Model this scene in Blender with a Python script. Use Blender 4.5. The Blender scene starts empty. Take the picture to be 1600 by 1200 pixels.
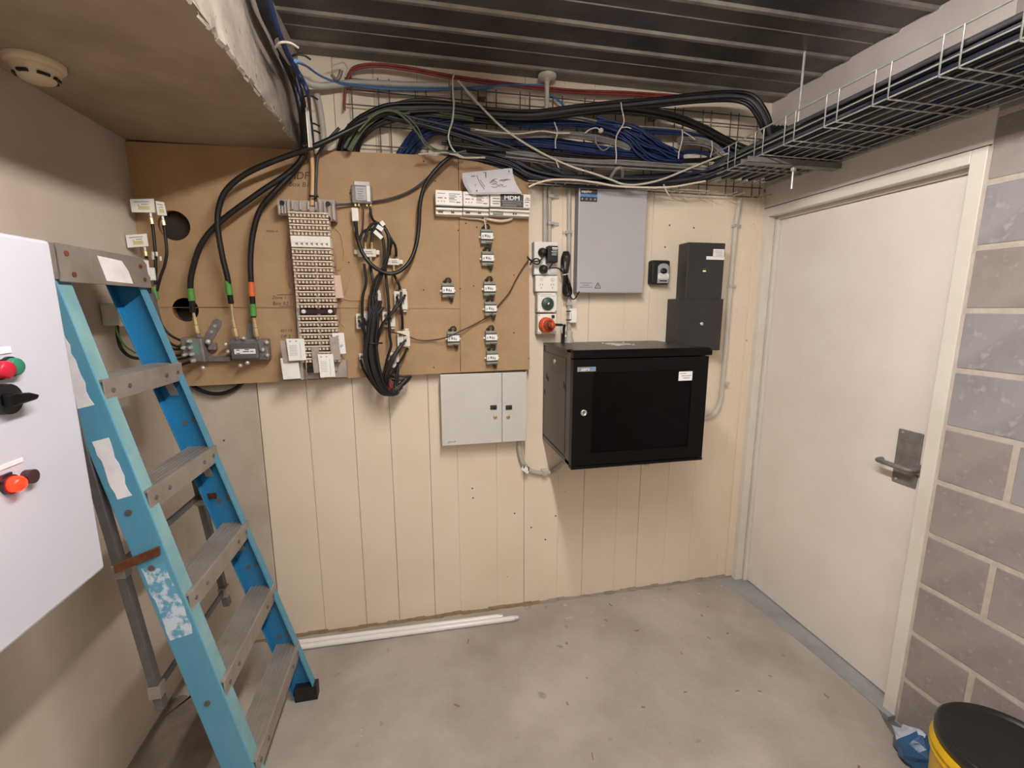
import bpy, math, random
from mathutils import Vector, Matrix
random.seed(7)
S = bpy.context.scene
COL = S.collection
PI = math.pi

# ------------------------------------------------------------------ camera, light, exposure
CAM = Vector((1.0605, -2.1340, 1.5911))
YAW, PITCH, ROLL, FPX = 0.2053, -0.1701, -0.0018, 698.96
_fw = Vector((math.sin(YAW) * math.cos(PITCH), math.cos(YAW) * math.cos(PITCH), math.sin(PITCH)))
_rt = Vector((math.cos(YAW), -math.sin(YAW), 0))
_up = _rt.cross(_fw)
RT = math.cos(ROLL) * _rt + math.sin(ROLL) * _up
UP = -math.sin(ROLL) * _rt + math.cos(ROLL) * _up
cd = bpy.data.cameras.new('camera')
cd.sensor_width = 36
cd.lens = FPX / 1600 * 36
cd.clip_start = 0.02
cam = bpy.data.objects.new('camera', cd)
COL.objects.link(cam)
m = Matrix.Identity(4)
for i in range(3):
    m[i][0], m[i][1], m[i][2], m[i][3] = RT[i], UP[i], -_fw[i], CAM[i]
cam.matrix_world = m
S.camera = cam

S.view_settings.view_transform = 'Standard'
S.view_settings.look = 'None'
S.view_settings.exposure = 0.0
S.view_settings.gamma = 1.0
S.view_settings.use_curve_mapping = False

w = bpy.data.worlds.new('world')
S.world = w
w.use_nodes = True
w.node_tree.nodes['Background'].inputs[0].default_value = (0.9, 0.95, 1.0, 1)
w.node_tree.nodes['Background'].inputs[1].default_value = 0.02

LIGHT_X, LIGHT_Y, LIGHT_Z = 1.33, -1.62, 2.47


TUBE_STRENGTH = 136.0          # the batten's tube is built with its fitting below


# ------------------------------------------------------------------ a pixel of the 1600x1200 frame put on a plane of the room
def ray(px, py):
    return _fw + RT * ((px - 800) / FPX) + UP * ((600 - py) / FPX)


def YP(px, py, y=0.0):
    d = ray(px, py)
    return CAM + d * ((y - CAM.y) / d.y)


def XP(px, py, x=0.0):
    d = ray(px, py)
    return CAM + d * ((x - CAM.x) / d.x)


def ZP(px, py, z=0.0):
    d = ray(px, py)
    return CAM + d * ((z - CAM.z) / d.z)


# ------------------------------------------------------------------ materials
def lin(c):
    if isinstance(c, str):
        c = tuple(int(c[i:i + 2], 16) / 255 for i in (0, 2, 4))
    return tuple((v / 12.92 if v <= .04045 else ((v + .055) / 1.055) ** 2.4) for v in c)


def mat(name, col, rough=.5, metal=0.0, col2=None, scale=8.0, lo=.35, hi=.65, detail=6, bump=0.0, bscale=None, spec=.5,
        emit=None, estr=1.0, stretch=(1, 1, 1), speck=None, trans=0.0, alpha=1.0):
    mt = bpy.data.materials.new(name)
    mt.use_nodes = True
    nt = mt.node_tree
    b = nt.nodes['Principled BSDF']
    c = lin(col) + (1,)
    b.inputs['Base Color'].default_value = c
    b.inputs['Roughness'].default_value = rough
    b.inputs['Metallic'].default_value = metal
    b.inputs['Specular IOR Level'].default_value = spec
    if trans:
        b.inputs['Transmission Weight'].default_value = trans
    if alpha < 1:
        b.inputs['Alpha'].default_value = alpha
    if emit:
        b.inputs['Emission Color'].default_value = lin(emit) + (1,)
        b.inputs['Emission Strength'].default_value = estr
    tc = nt.nodes.new('ShaderNodeTexCoord')
    mp = nt.nodes.new('ShaderNodeMapping')
    mp.inputs['Scale'].default_value = stretch
    nt.links.new(tc.outputs['Object'], mp.inputs['Vector'])
    out = None
    if col2:
        n = nt.nodes.new('ShaderNodeTexNoise')
        n.inputs['Scale'].default_value = scale
        n.inputs['Detail'].default_value = detail
        n.inputs['Roughness'].default_value = .6
        nt.links.new(mp.outputs[0], n.inputs['Vector'])
        r = nt.nodes.new('ShaderNodeValToRGB')
        r.color_ramp.elements[0].position = lo
        r.color_ramp.elements[1].position = hi
        r.color_ramp.elements[0].color = c
        r.color_ramp.elements[1].color = lin(col2) + (1,)
        nt.links.new(n.outputs['Fac'], r.inputs['Fac'])
        out = r.outputs['Color']
    if speck:                                   # (colour, scale, threshold low, threshold high)
        n2 = nt.nodes.new('ShaderNodeTexNoise')
        n2.inputs['Scale'].default_value = speck[1]
        n2.inputs['Detail'].default_value = 3
        nt.links.new(mp.outputs[0], n2.inputs['Vector'])
        r2 = nt.nodes.new('ShaderNodeValToRGB')
        r2.color_ramp.elements[0].position = speck[2]
        r2.color_ramp.elements[1].position = speck[3]
        r2.color_ramp.elements[0].color = (0, 0, 0, 1)
        r2.color_ramp.elements[1].color = (1, 1, 1, 1)
        nt.links.new(n2.outputs['Fac'], r2.inputs['Fac'])
        mx = nt.nodes.new('ShaderNodeMix')
        mx.data_type = 'RGBA'
        nt.links.new(r2.outputs['Color'], mx.inputs['Factor'])
        if out:
            nt.links.new(out, mx.inputs[6])
        else:
            mx.inputs[6].default_value = c
        mx.inputs[7].default_value = lin(speck[0]) + (1,)
        out = mx.outputs[2]
    if out:
        nt.links.new(out, b.inputs['Base Color'])
    if bump:
        n3 = nt.nodes.new('ShaderNodeTexNoise')
        n3.inputs['Scale'].default_value = bscale or scale * 6
        n3.inputs['Detail'].default_value = 8
        nt.links.new(mp.outputs[0], n3.inputs['Vector'])
        bp = nt.nodes.new('ShaderNodeBump')
        bp.inputs['Strength'].default_value = bump
        bp.inputs['Distance'].default_value = .01
        nt.links.new(n3.outputs['Fac'], bp.inputs['Height'])
        nt.links.new(bp.outputs[0], b.inputs['Normal'])
    return mt


MT = dict(
    wall=mat('cream wall paint', 'e9dcc9', .55, col2='e2d4c0', scale=2.2, bump=.08, bscale=60, speck=('b59a78', 26, .74, .78)),
    wall_end=mat('grey fibre cement board', 'c9beb0', .75, col2='b5a999', scale=4, bump=.15, bscale=40),
    wall_left=mat('grey beige concrete wall', 'c6bbae', .8, col2='b6a99b', scale=1.8, bump=.12, bscale=40),
    soffit=mat('stained beige soffit', 'ab9a85', .75, col2='8f7e69', scale=2.6, bump=.18, bscale=22),
    plaster=mat('rough grey plaster', 'a0968d', .85, col2='82786f', scale=9, bump=.6, bscale=30, speck=('6b6056', 38, .66, .7)),
    floor=mat('worn concrete floor', 'b6aea5', .72, col2='988f86', scale=2.1, lo=.34, hi=.68, detail=12, bump=.25, bscale=34, speck=('7c746b', 13, .68, .78)),
    dark_patch=mat('dark mottled concrete', '6a5f56', .75, col2='85796e', scale=9, lo=.4, hi=.75, detail=9, bump=.3, bscale=40),
    floor_edge=mat('blue grey painted threshold', 'a0a2a2', .6, col2='8b8e90', scale=7, bump=.1),
    floor_dark=mat('dark gutter concrete', '77736c', .75, col2='5f5b55', scale=8, bump=.2),
    deck=mat('dull galvanised deck', '75716e', .40, .7, col2='5d5a58', scale=5, bump=.04, bscale=30),
    deck_rib=mat('galvanised rib', 'a39d95', .45, .45, col2='857f78', scale=11, bump=.05),
    lintel=mat('pale grey lintel paint', 'c3b9b5', .7, col2='b3a9a5', scale=4, bump=.06),
    trim=mat('cream gloss trim', 'dfdad1', .4, col2='d6d0c6', scale=5),
    door=mat('warm white door paint', 'e8e2db', .38, col2='e0d9d1', scale=3),
    block=mat('grey concrete block', '9c9390', .9, col2='8e8582', scale=7, bump=.25, bscale=55, speck=('a49b98', 40, .6, .75)),
    block_b=mat('blue grey concrete block', '9d9a9b', .9, col2='8b888b', scale=6, bump=.25, bscale=55, speck=('aaa7a9', 30, .58, .75)),
    mortar=mat('pale mortar', 'c4bab1', .9, col2='b5aaa0', scale=30, bump=.3),
    mdf=mat('brown fibreboard', 'b59774', .7, col2='a48661', scale=7, lo=.3, hi=.7, bump=.05, speck=('86653f', 60, .7, .78)),
    mdf_edge=mat('fibreboard cut edge', 'a0683f', .8, col2='8e5934', scale=20),
    dark_hole=mat('dark wall backing', '5c4e40', .9, col2='4a3e33', scale=9),
    hole_shade=mat('painted hole shade', '40362d', .95, col2='352c25', scale=9),
    black=mat('black cable jacket', '12100f', .42, col2='1a1716', scale=30),
    black2=mat('matt black plastic', '141416', .5, col2='1b1b1d', scale=20),
    rack_lit=mat('lit black rack paint', '322e2b', .36, col2='3a3531', scale=8, spec=.6),  # black lifted towards brown: light on top and side put into the colour
    blackgloss=mat('gloss black lacquer', '060607', .4, col2='08080a', scale=6, spec=.25),
    glass_dark=mat('smoked door glass', '040404', .12, spec=.2, col2='070709', scale=4),
    charcoal=mat('charcoal powder coat', '2f2d2e', .5, col2='333132', scale=30, bump=.04, bscale=200),
    blue=mat('blue data jacket', '0f2149', .5, col2='142c5b', scale=25),
    blue_l=mat('light blue jacket', '3a5d8c', .5, col2='48709f', scale=25),
    navyblue=mat('deep navy blue jacket', '141f42', .5, col2='182650', scale=25),
    navy=mat('dark navy jacket', '141828', .45, col2='1b2136', scale=25),
    grey_c=mat('grey data jacket', '706c6a', .5, col2='817c79', scale=25),
    dgrey_c=mat('dark grey jacket', '35353a', .5, col2='414147', scale=25),
    green_c=mat('green cable jacket', '4a5440', .5, col2='59644b', scale=25),
    white_c=mat('off white jacket', 'c9c3b6', .5, col2='b9b2a3', scale=25),
    cream_c=mat('cream orange jacket', 'd9b285', .5, col2='cda473', scale=25),
    red_c=mat('red fire cable', '8a3a36', .5, col2='742c29', scale=25),
    pink_c=mat('faded pink wire', 'b08a80', .6, col2='9c766e', scale=40),
    brown_c=mat('brown thin cable', '4a3022', .5, col2='57392a', scale=40),
    tape_g=mat('green tape', '5d9a48', .5, col2='4d8839', scale=30),
    tape_o=mat('orange tape', 'e0703f', .5, col2='d06030', scale=30),
    silver=mat('silver painted metal', 'aeaeb0', .4, .2, col2='a2a2a5', scale=30),
    flange=mat('pale basket wire', 'b9b3a3', .5, .1, col2='a39d8d', scale=40),
    string=mat('white cable tie', 'c7c0b4', .6, col2='b5ad9f', scale=40),
    brass=mat('brass connector', 'd6c296', .3, .5, col2='c4ad7e', scale=40),
    steel=mat('bright zinc steel', 'd6d4cf', .32, .5, col2='bfbdb8', scale=30),
    wire=mat('galvanised basket wire', 'b6b6b2', .4, .4, col2='9d9e9a', scale=40),
    wire_d=mat('dull basket wire', '645d55', .5, .3, col2='544d46', scale=40),
    zinc=mat('cast zinc grey', '8b8784', .5, .3, col2='767270', scale=30, bump=.05),
    zinc_d=mat('dark cast grey', '5f5c5c', .5, .25, col2='6a6767', scale=30, bump=.05),
    alu=mat('worn aluminium', 'a8a19a', .45, .45, col2='938b83', scale=9, bump=.08, bscale=60),
    rust=mat('rusty steel', '7d4a30', .75, .2, col2='5f3320', scale=30, bump=.2),
    ladder=mat('faded blue fibreglass', '4c8fae', .55, col2='669fb4', scale=6, lo=.4, hi=.75, bump=.08, bscale=70, stretch=(1, 1, .4)),
    ladder_edge=mat('weathered blue green edge', '6d9ba3', .6, col2='84aeb2', scale=9, bump=.1, bscale=70),
    ladder_in=mat('strong blue fibreglass', '1f7cb0', .5, col2='2a74a2', scale=6, bump=.05, bscale=70),
    label=mat('torn white label', 'efedf0', .6, col2='e2dfe3', scale=20),
    label_worn=mat('scuffed label remains', 'c7d6e2', .6, col2='5f9fbe', scale=34, lo=.46, hi=.56),
    white=mat('white plastic', 'f0ede6', .4, col2='eae6de', scale=15),
    offwhite=mat('aged white plastic', 'e6e0d4', .45, col2='dcd5c8', scale=15),
    cream_p=mat('cream terminal plastic', 'e4d5c2', .5, col2='dac8b2', scale=30),
    brown_slot=mat('dark slot brown', '6e5b52', .7, col2='7a665c', scale=40),
    clear_p=mat('cloudy clear plastic', 'b5aaa3', .35, col2='9f948d', scale=20),
    paper=mat('white card', 'f4f3f1', .7, col2='eeece9', scale=20),
    paper_b=mat('white print paper', 'dad9de', .7, col2='d2d1d7', scale=20),
    ink=mat('dark ink', '3a3839', .7, col2='444243', scale=60),
    ink_l=mat('pale grey ink', 'a3a2a8', .7, col2='b0afb5', scale=60),
    ink_m=mat('mid grey ink', '77767c', .7, col2='84838a', scale=60),
    marker=mat('marker pen ink', '4d3a2a', .8, col2='5a4532', scale=60),
    yellow_ink=mat('yellow highlighter', 'cfc98a', .7, col2='d8d3a0', scale=60),
    black_label=mat('black printed label', '3a3532', .5, col2='433d3a', scale=30),
    blue_label=mat('blue printed label', '3f7fbe', .5, col2='5a94cc', scale=30),
    greybox=mat('pale grey enamel', 'b4b3b8', .42, col2='b0afb4', scale=6),
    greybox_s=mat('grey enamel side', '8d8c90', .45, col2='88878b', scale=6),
    keybox=mat('light grey enamel', 'd3d1cd', .42, col2='cecbc7', scale=6),
    panel=mat('cool white enamel', 'c9cad6', .4, col2='c4c5d2', scale=4),
    conduit=mat('grey pvc conduit', 'b7b2aa', .45, col2='aaa59d', scale=12),
    conduit_c=mat('painted grey conduit', 'c9c3b8', .5, col2='bfb8ac', scale=12),
    green_sw=mat('dark green switch', '2f4a41', .45, col2='37544a', scale=20),
    orange=mat('orange plug plastic', 'd9552a', .4, col2='c84a22', scale=20),
    brown_p=mat('brown orange plastic', '8a3a25', .45, col2='7a3020', scale=20),
    olive=mat('olive module plastic', '8d9484', .45, col2='7d8474', scale=20),
    lime=mat('lime indicator', 'd7e27a', .4, emit='d7e27a', estr=.8),
    green_b=mat('green push button', '2f8a6c', .35, col2='2a7d61', scale=20),
    red_b=mat('red push button', 'c8203a', .35, col2='b81a33', scale=20),
    lamp_r=mat('lit red lamp', 'ff2a12', .3, emit='ff1c08', estr=5.0),
    lamp_c=mat('lit lamp core', 'ff9a40', .3, emit='ffb060', estr=6.0),
    maroon=mat('dark maroon button', '3c2126', .3, col2='2c161b', scale=20),
    tube_w=mat('white tube glass', 'ece9e6', .25, col2='e6e3e0', scale=6),
    tank_y=mat('yellow drum paint', 'e0b410', .3, col2='d3a60c', scale=8),
    lid_b=mat('black drum lid', '201f20', .3, col2='272627', scale=10),
    bag_b=mat('blue plastic film', '2f5f8c', .3, col2='244c74', scale=12, bump=.3, bscale=30),
    bag_w=mat('white plastic film', 'b9c2d2', .4, col2='a5b0c4', scale=14, bump=.3, bscale=30),
    dirt=mat('brown dirt', '7f6a50', .9, col2='95805f', scale=26),
    led_d=mat('detector plastic', 'd8c6a8', .5, col2='cfbc9d', scale=12),
    tube_on=mat('lit fluorescent tube', 'ffffff', .5, emit='fff7f0', estr=TUBE_STRENGTH),
    fill_tube=mat('dimmed fill tube', 'ffffff', .5, emit='fff7f0', estr=TUBE_STRENGTH * .48),
    lamp=mat('white diffuser', 'f2efe8', .5, col2='ece9e2', scale=12),
)


# ------------------------------------------------------------------ mesh builder
ORG = {}


def rot_between(d):
    return Vector(d).to_track_quat('Z', 'Y').to_matrix()


class B:
    def __init__(s):
        s.v, s.f, s.mi, s.sm = [], [], [], []

    def add(s, vs, fs, m=0, smooth=False):
        o = len(s.v)
        s.v += [Vector(v) for v in vs]
        for f in fs:
            s.f.append([o + i for i in f])
            s.mi.append(m)
            s.sm.append(smooth)
        return s

    def hexa(s, p, m=0):            # 8 corners: 4 of one end (loop), 4 of the other
        return s.add(p, [(3, 2, 1, 0), (4, 5, 6, 7), (0, 1, 5, 4), (1, 2, 6, 5), (2, 3, 7, 6), (3, 0, 4, 7)], m)

    def box(s, x0, x1, y0, y1, z0, z1, m=0):
        x0, x1 = min(x0, x1), max(x0, x1)
        y0, y1 = min(y0, y1), max(y0, y1)
        z0, z1 = min(z0, z1), max(z0, z1)
        return s.hexa([(x0, y0, z0), (x1, y0, z0), (x1, y1, z0), (x0, y1, z0), (x0, y0, z1), (x1, y0, z1), (x1, y1, z1), (x0, y1, z1)], m)

    def cbox(s, c, sx, sy, sz, m=0):
        return s.box(c[0] - sx / 2, c[0] + sx / 2, c[1] - sy / 2, c[1] + sy / 2, c[2] - sz / 2, c[2] + sz / 2, m)

    def beam(s, p0, p1, a, b, m=0, a1=None, b1=None):     # a, b half vectors of the section
        p0, p1, a, b = Vector(p0), Vector(p1), Vector(a), Vector(b)
        a1 = Vector(a1) if a1 else a
        b1 = Vector(b1) if b1 else b
        return s.hexa([p0 - a - b, p0 + a - b, p0 + a + b, p0 - a + b, p1 - a1 - b1, p1 + a1 - b1, p1 + a1 + b1, p1 - a1 + b1], m)

    def quadslab(s, c, n, t, m=0):  # 4 corners, thickened along n by t
        n = Vector(n) * t
        c = [Vector(q) for q in c]
        return s.hexa(c + [q + n for q in c], m)

    def cyl(s, p0, p1, r, n=16, m=0, r1=None, smooth=True):
        p0, p1 = Vector(p0), Vector(p1)
        r1 = r if r1 is None else r1
        R = rot_between(p1 - p0)
        vs = []
        for p, rr in ((p0, r), (p1, r1)):
            for i in range(n):
                a = 2 * PI * i / n
                vs.append(p + R @ Vector((math.cos(a) * rr, math.sin(a) * rr, 0)))
        s.add(vs, [(i, (i + 1) % n, n + (i + 1) % n, n + i) for i in range(n)], m, smooth)
        s.add(vs[:n], [list(range(n))[::-1]], m)
        s.add(vs[n:], [list(range(n))], m)
        return s

    def lathe(s, prof, c, axis=(0, 0, 1), n=24, m=0, smooth=True):    # prof: (radius, height)
        c = Vector(c)
        R = rot_between(axis)
        vs = []
        for r, h in prof:
            for i in range(n):
                a = 2 * PI * i / n
                vs.append(c + R @ Vector((math.cos(a) * r, math.sin(a) * r, h)))
        k = len(prof)
        fs = [(j * n + i, j * n + (i + 1) % n, (j + 1) * n + (i + 1) % n, (j + 1) * n + i) for j in range(k - 1) for i in range(n)]
        s.add(vs, fs, m, smooth)
        if prof[0][0] > 1e-5:
            s.add(vs[:n], [list(range(n))[::-1]], m)
        if prof[-1][0] > 1e-5:
            s.add(vs[-n:], [list(range(n))], m)
        return s

    def tube(s, pts, r, n=6, m=0, seg=6, closed=False):
        P = spline(pts, seg)
        N = len(P)
        vs = []
        prev = None
        for i, p in enumerate(P):
            t = (P[min(i + 1, N - 1)] - P[max(i - 1, 0)])
            if t.length < 1e-9:
                t = Vector((0, 0, 1))
            t.normalize()
            if prev is None:
                ref = Vector((0, 0, 1)) if abs(t.z) < .9 else Vector((1, 0, 0))
                a = t.cross(ref).normalized()
            else:
                a = prev - t * prev.dot(t)
                a = a.normalized() if a.length > 1e-6 else t.orthogonal().normalized()
            prev = a
            b = t.cross(a)
            for k in range(n):
                an = 2 * PI * k / n
                vs.append(p + (a * math.cos(an) + b * math.sin(an)) * r)
        s.add(vs, [(i * n + k, i * n + (k + 1) % n, (i + 1) * n + (k + 1) % n, (i + 1) * n + k) for i in range(N - 1) for k in range(n)], m, True)
        s.add(vs[:n], [list(range(n))[::-1]], m)
        s.add(vs[-n:], [list(range(n))], m)
        return s

    def prism(s, poly, d, m=0):     # planar loop of 3-d points pushed along vector d
        k = len(poly)
        vs = [Vector(p) for p in poly] + [Vector(p) + Vector(d) for p in poly]
        return s.add(vs, [list(range(k))[::-1], list(range(k, 2 * k))] + [(i, (i + 1) % k, k + (i + 1) % k, k + i) for i in range(k)], m)

    def ob(s, name, mats, parent=None, bevel=0.0, org=None, seg=2, stuff=False):
        if not isinstance(mats, (list, tuple)):
            mats = [mats]
        if parent is not None:
            o = ORG[parent.name]
        elif org is not None:
            o = Vector(org)
        else:
            lo = [min(v[i] for v in s.v) for i in range(3)]
            hi = [max(v[i] for v in s.v) for i in range(3)]
            o = Vector(((lo[0] + hi[0]) / 2, (lo[1] + hi[1]) / 2, lo[2]))
        me = bpy.data.meshes.new(name)
        me.from_pydata([v - o for v in s.v], [], s.f)
        for x in mats:
            me.materials.append(MT[x] if isinstance(x, str) else x)
        for p, i, q in zip(me.polygons, s.mi, s.sm):
            p.material_index = i
            p.use_smooth = q
        me.update()
        ob = bpy.data.objects.new(name, me)
        COL.objects.link(ob)
        if parent is not None:
            ob.parent = parent
        else:
            ob.location = o
        ORG[ob.name] = o
        if stuff or name in ('rivet', 'rail_rivets', 'print', 'pin_slots', 'screw', 'icon', 'smoke_slot', 'side_slot', 'base_fillet'):
            ob['kind'] = 'stuff'
        if bevel:
            md = ob.modifiers.new('bevel', 'BEVEL')
            md.width = bevel
            md.segments = seg
            md.limit_method = 'ANGLE'
            md.harden_normals = False
        return ob


def spline(pts, seg=6):
    P = [Vector(p) for p in pts]
    if len(P) < 3 or seg < 2:
        return P
    out = []
    for i in range(len(P) - 1):
        p0 = P[i - 1] if i else P[0] * 2 - P[1]
        p1, p2 = P[i], P[i + 1]
        p3 = P[i + 2] if i + 2 < len(P) else P[-1] * 2 - P[-2]
        for k in range(seg):
            t = k / seg
            out.append(.5 * ((2 * p1) + (p2 - p0) * t + (2 * p0 - 5 * p1 + 4 * p2 - p3) * t * t + (3 * p1 - p0 - 3 * p2 + p3) * t ** 3))
    out.append(P[-1])
    return out


def tag(o, label, cat, group=None):
    o['label'] = label
    o['category'] = cat
    if group:
        o['group'] = group
    return o


def thing(name, loc, label, cat, group=None):
    o = bpy.data.objects.new(name, None)
    COL.objects.link(o)
    o.location = loc
    o.empty_display_size = .05
    ORG[o.name] = Vector(loc)
    return tag(o, label, cat, group)


def struct_root(name, loc=(0, 0, 0)):
    o = bpy.data.objects.new(name, None)
    COL.objects.link(o)
    o.location = loc
    ORG[o.name] = Vector(loc)
    o['kind'] = 'structure'
    return o


def struct(o):
    o['kind'] = 'structure'
    return o


def text(body, loc, size, material, parent, face='y', align='CENTER', roll=0.0, shear=0.0, name='lettering', sx=1.0, bold=0.0):
    cu = bpy.data.curves.new(name, 'FONT')
    cu.body = body
    cu.size = size
    cu.align_x = align
    cu.align_y = 'CENTER'
    cu.extrude = .0002
    cu.shear = shear
    cu.offset = bold
    cu.resolution_u = 3
    cu.materials.append(MT[material])
    tmp = bpy.data.objects.new(name, cu)
    me = bpy.data.meshes.new_from_object(tmp)
    bpy.data.objects.remove(tmp)
    o = bpy.data.objects.new(name, me)
    COL.objects.link(o)
    o['kind'] = 'stuff'
    o.parent = parent
    o.location = Vector(loc) - ORG[parent.name]
    o.rotation_euler = (PI / 2, roll, 0) if face == 'y' else (PI / 2, 0, PI / 2)
    o.scale = (sx, 1, 1)
    return o


def copy_tree(o, parent=None):
    c = o.copy()
    COL.objects.link(c)
    if parent is not None:
        c.parent = parent
    ORG[c.name] = ORG[o.name]
    for ch in o.children:
        copy_tree(ch, c)
    return c


def cable(name, label, cat, pts, r, material, group=None, n=8, seg=8):
    o = B().tube(pts, r, n, 0, seg).ob(name, material)
    return tag(o, label, cat, group)

# ------------------------------------------------------------------ the setting
WX = 2.844          # face of the right wall
CZ = 2.60           # deck
RY = -4.6           # wall behind the camera

fl = struct_root('floor')
B().prism([(-.05, .05, -.1), (2.805, .05, -.1), (2.815, -.915, -.1), (2.778, -.975, -.1), (2.712, -1.13, -.1), (2.56, -1.6, -.1), (2.4, RY, -.1), (-.05, RY, -.1)], (0, 0, .1)).ob('slab', 'floor', fl, .004)
B().box(2.0, 3.0, RY, .05, -.13, -.022).ob('gutter', 'floor_dark', fl)['label'] = 'darker sunken strip along the block wall'
B().prism([(2.72, 0, -.02), (2.96, 0, -.02), (2.96, -.955, -.02), (2.815, -.955, -.02), (2.812, -.7, -.02), (2.79, -.3, -.02), (2.76, -.12, -.02)], (0, 0, .0212)).ob('threshold', 'floor_edge', fl)['label'] = 'blue grey threshold under the door'

wb = struct_root('wall_back')
B().box(-.1, 3.0, .02, .12, -.05, 2.7).ob('backing', 'dark_hole', wb)
joints = [.354, .556, .753, .914, 1.095, 1.228, 1.424, 1.568, 1.753, 1.897, 2.088, 2.222, 2.392, 2.553, 2.742, 2.85]
STRONG = (.354, .556, .753, .914, 1.095, 1.568, 1.897, 2.222)
for a, b in zip(joints[:-1], joints[1:]):
    g0, g1 = (.0008 if a in STRONG else .0002), (.0008 if b in STRONG else .0002)
    B().box(a + g0, b - g1, 0, .02, .0, 2.64).ob('wall_panel', 'wall', wb, .0014, seg=1)
B().box(-.02, .351, 0.001, .02, 0, 2.64).ob('end_board', 'wall_end', wb, .002)['label'] = 'grey fibre cement board beside the cream panels'
# dirt and filler where the panels meet the floor
fil = B()
ys = [(x / 60 * 2.84) for x in range(61)]
for a, b in zip(ys[:-1], ys[1:]):
    h0, d0 = random.uniform(.006, .016), random.uniform(.008, .02)
    fil.prism([(a, 0, 0), (a, -d0, 0), (a, -d0 * .5, h0 * .8), (a, 0, h0)], (b - a, 0, 0), 0 if a < 1.62 else 1)
fil.ob('base_fillet', ['dirt', 'plaster'], wb)
nails = B()
for px, py in [(738, 763), (739, 778), (804, 802), (830, 824), (852, 843), (1046, 352), (1084, 356), (1039, 386), (868, 806), (350, 688)]:
    p = YP(px, py)
    nails.cyl(p, p + Vector((0, -.002, 0)), .0042, 8)
nails.ob('nail_hole', 'marker', wb)['kind'] = 'stuff'

wl = B().box(-.12, 0, RY - .1, .1, -.05, 2.7).ob('wall_left', 'wall_left')
struct(wl)
wr = B().box(-.1, 3.1, RY - .1, RY, -.05, 2.7).ob('wall_rear', 'wall')
struct(wr)

# ceiling: ribbed steel deck
ce = struct_root('ceiling')
B().box(.6, 2.9, RY, .06, CZ, CZ + .06).ob('deck_sheet', 'deck', ce)
rib_y = []
k = 0
while -.085 - .325 * k > RY + .1:
    rib_y += [(-.085 - .325 * k, .0075), (-.195 - .325 * k, .002), (-.28 - .325 * k, .0075)]
    k += 1
for y, h in rib_y:
    wd = .0075 if h > .004 else .002
    B().prism([(.625, y - wd - h, CZ), (.625, y - wd, CZ - h), (.625, y + wd, CZ - h), (.625, y + wd + h, CZ)], (WX - .625 + .02, 0, 0)).ob('deck_rib' if h > .004 else 'deck_seam', 'deck_rib', ce)

# lowered concrete soffit over the left side
so = B()
so.box(-.01, .625, RY, .05, 2.22, 2.66)
so_o = so.ob('ceiling_slab', ['soffit', 'plaster'])
for p in so_o.data.polygons:
    if p.normal.x > .9:
        p.material_index = 1
struct(so_o)
drip = B()
y = .0
while y > -2.6:
    dy = random.uniform(.006, .05)
    w_, h_ = random.uniform(.001, .007), random.uniform(.006, .05)
    dz = random.uniform(-.006, .002)
    drip.prism([(.62, y, 2.215 + dz), (.622 + w_, y, 2.222 + dz), (.622 + w_ * .8, y, 2.222 + h_ * .5), (.622, y, 2.222 + h_)], (random.uniform(-.004, .004), -dy, random.uniform(-.004, .004)))
    y -= dy
drip.ob('plaster_drip', 'plaster', so_o)['label'] = 'crumbly plaster along the slab edge'

# right wall: lintel over the door and concrete blocks
wrt = struct_root('wall_right')
mo = B()
mo.box(WX + .0022, WX + .15, RY, -.958, -.05, 2.7)
mo.box(WX + .0022, WX + .15, -.958, .06, 2.09, 2.7)
mo.box(WX + .13, WX + .15, -.958, .06, -.05, 2.1)
mo.ob('mortar_bed', 'mortar', wrt)
B().box(WX, WX + .004, -.965, .0, 2.093, 2.196).ob('lintel_board', 'trim', wrt)
B().box(WX - .008, WX + .004, -.965, .0, 2.196, 2.218).ob('cover_strip', 'lintel', wrt)
B().box(WX - .001, WX + .004, -.968, .0, 2.218, 2.62).ob('lintel', 'lintel', wrt)['label'] = 'pale rendered lintel above the cable tray'
B().box(WX - .0012, WX + .004, -.962, -.001, 2.0895, 2.0935).ob('caulk_line', 'dark_hole', wrt)  # dark caulk line along the top of the door header
B().box(WX - .004, WX + .002, -.002, -.0003, 0, 2.19).ob('corner_gap', 'dark_hole', wrt)
bmesh_full = {}


def block(y0, y1, z0, z1, mt):
    key = (round(y1 - y0, 3), round(z1 - z0, 3), mt)
    o = None
    if key in bmesh_full:
        o = bmesh_full[key].copy()
        COL.objects.link(o)
        o.location = Vector((WX, (y0 + y1) / 2, (z0 + z1) / 2))
    else:
        hy, hz = (y1 - y0) / 2, (z1 - z0) / 2
        bb = B().box(0, .03, -hy, hy, -hz, hz)
        o = bb.ob('block', mt, wrt, .004, seg=1)
        o.location = Vector((WX, (y0 + y1) / 2, (z0 + z1) / 2))
        bmesh_full[key] = o
    return o


for c in range(14):
    z0 = -.023 + .2 * c + .007
    z1 = min(z0 + .186, 2.62)
    if z1 - z0 < .05:
        continue
    y = -.958
    first = .2 if c % 2 == 1 else .4
    while y > RY:
        ln = first
        block(y - ln + .007, y - .007, z0, z1, random.choice(['block', 'block', 'block_b']))
        y -= ln
        first = .4

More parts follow.
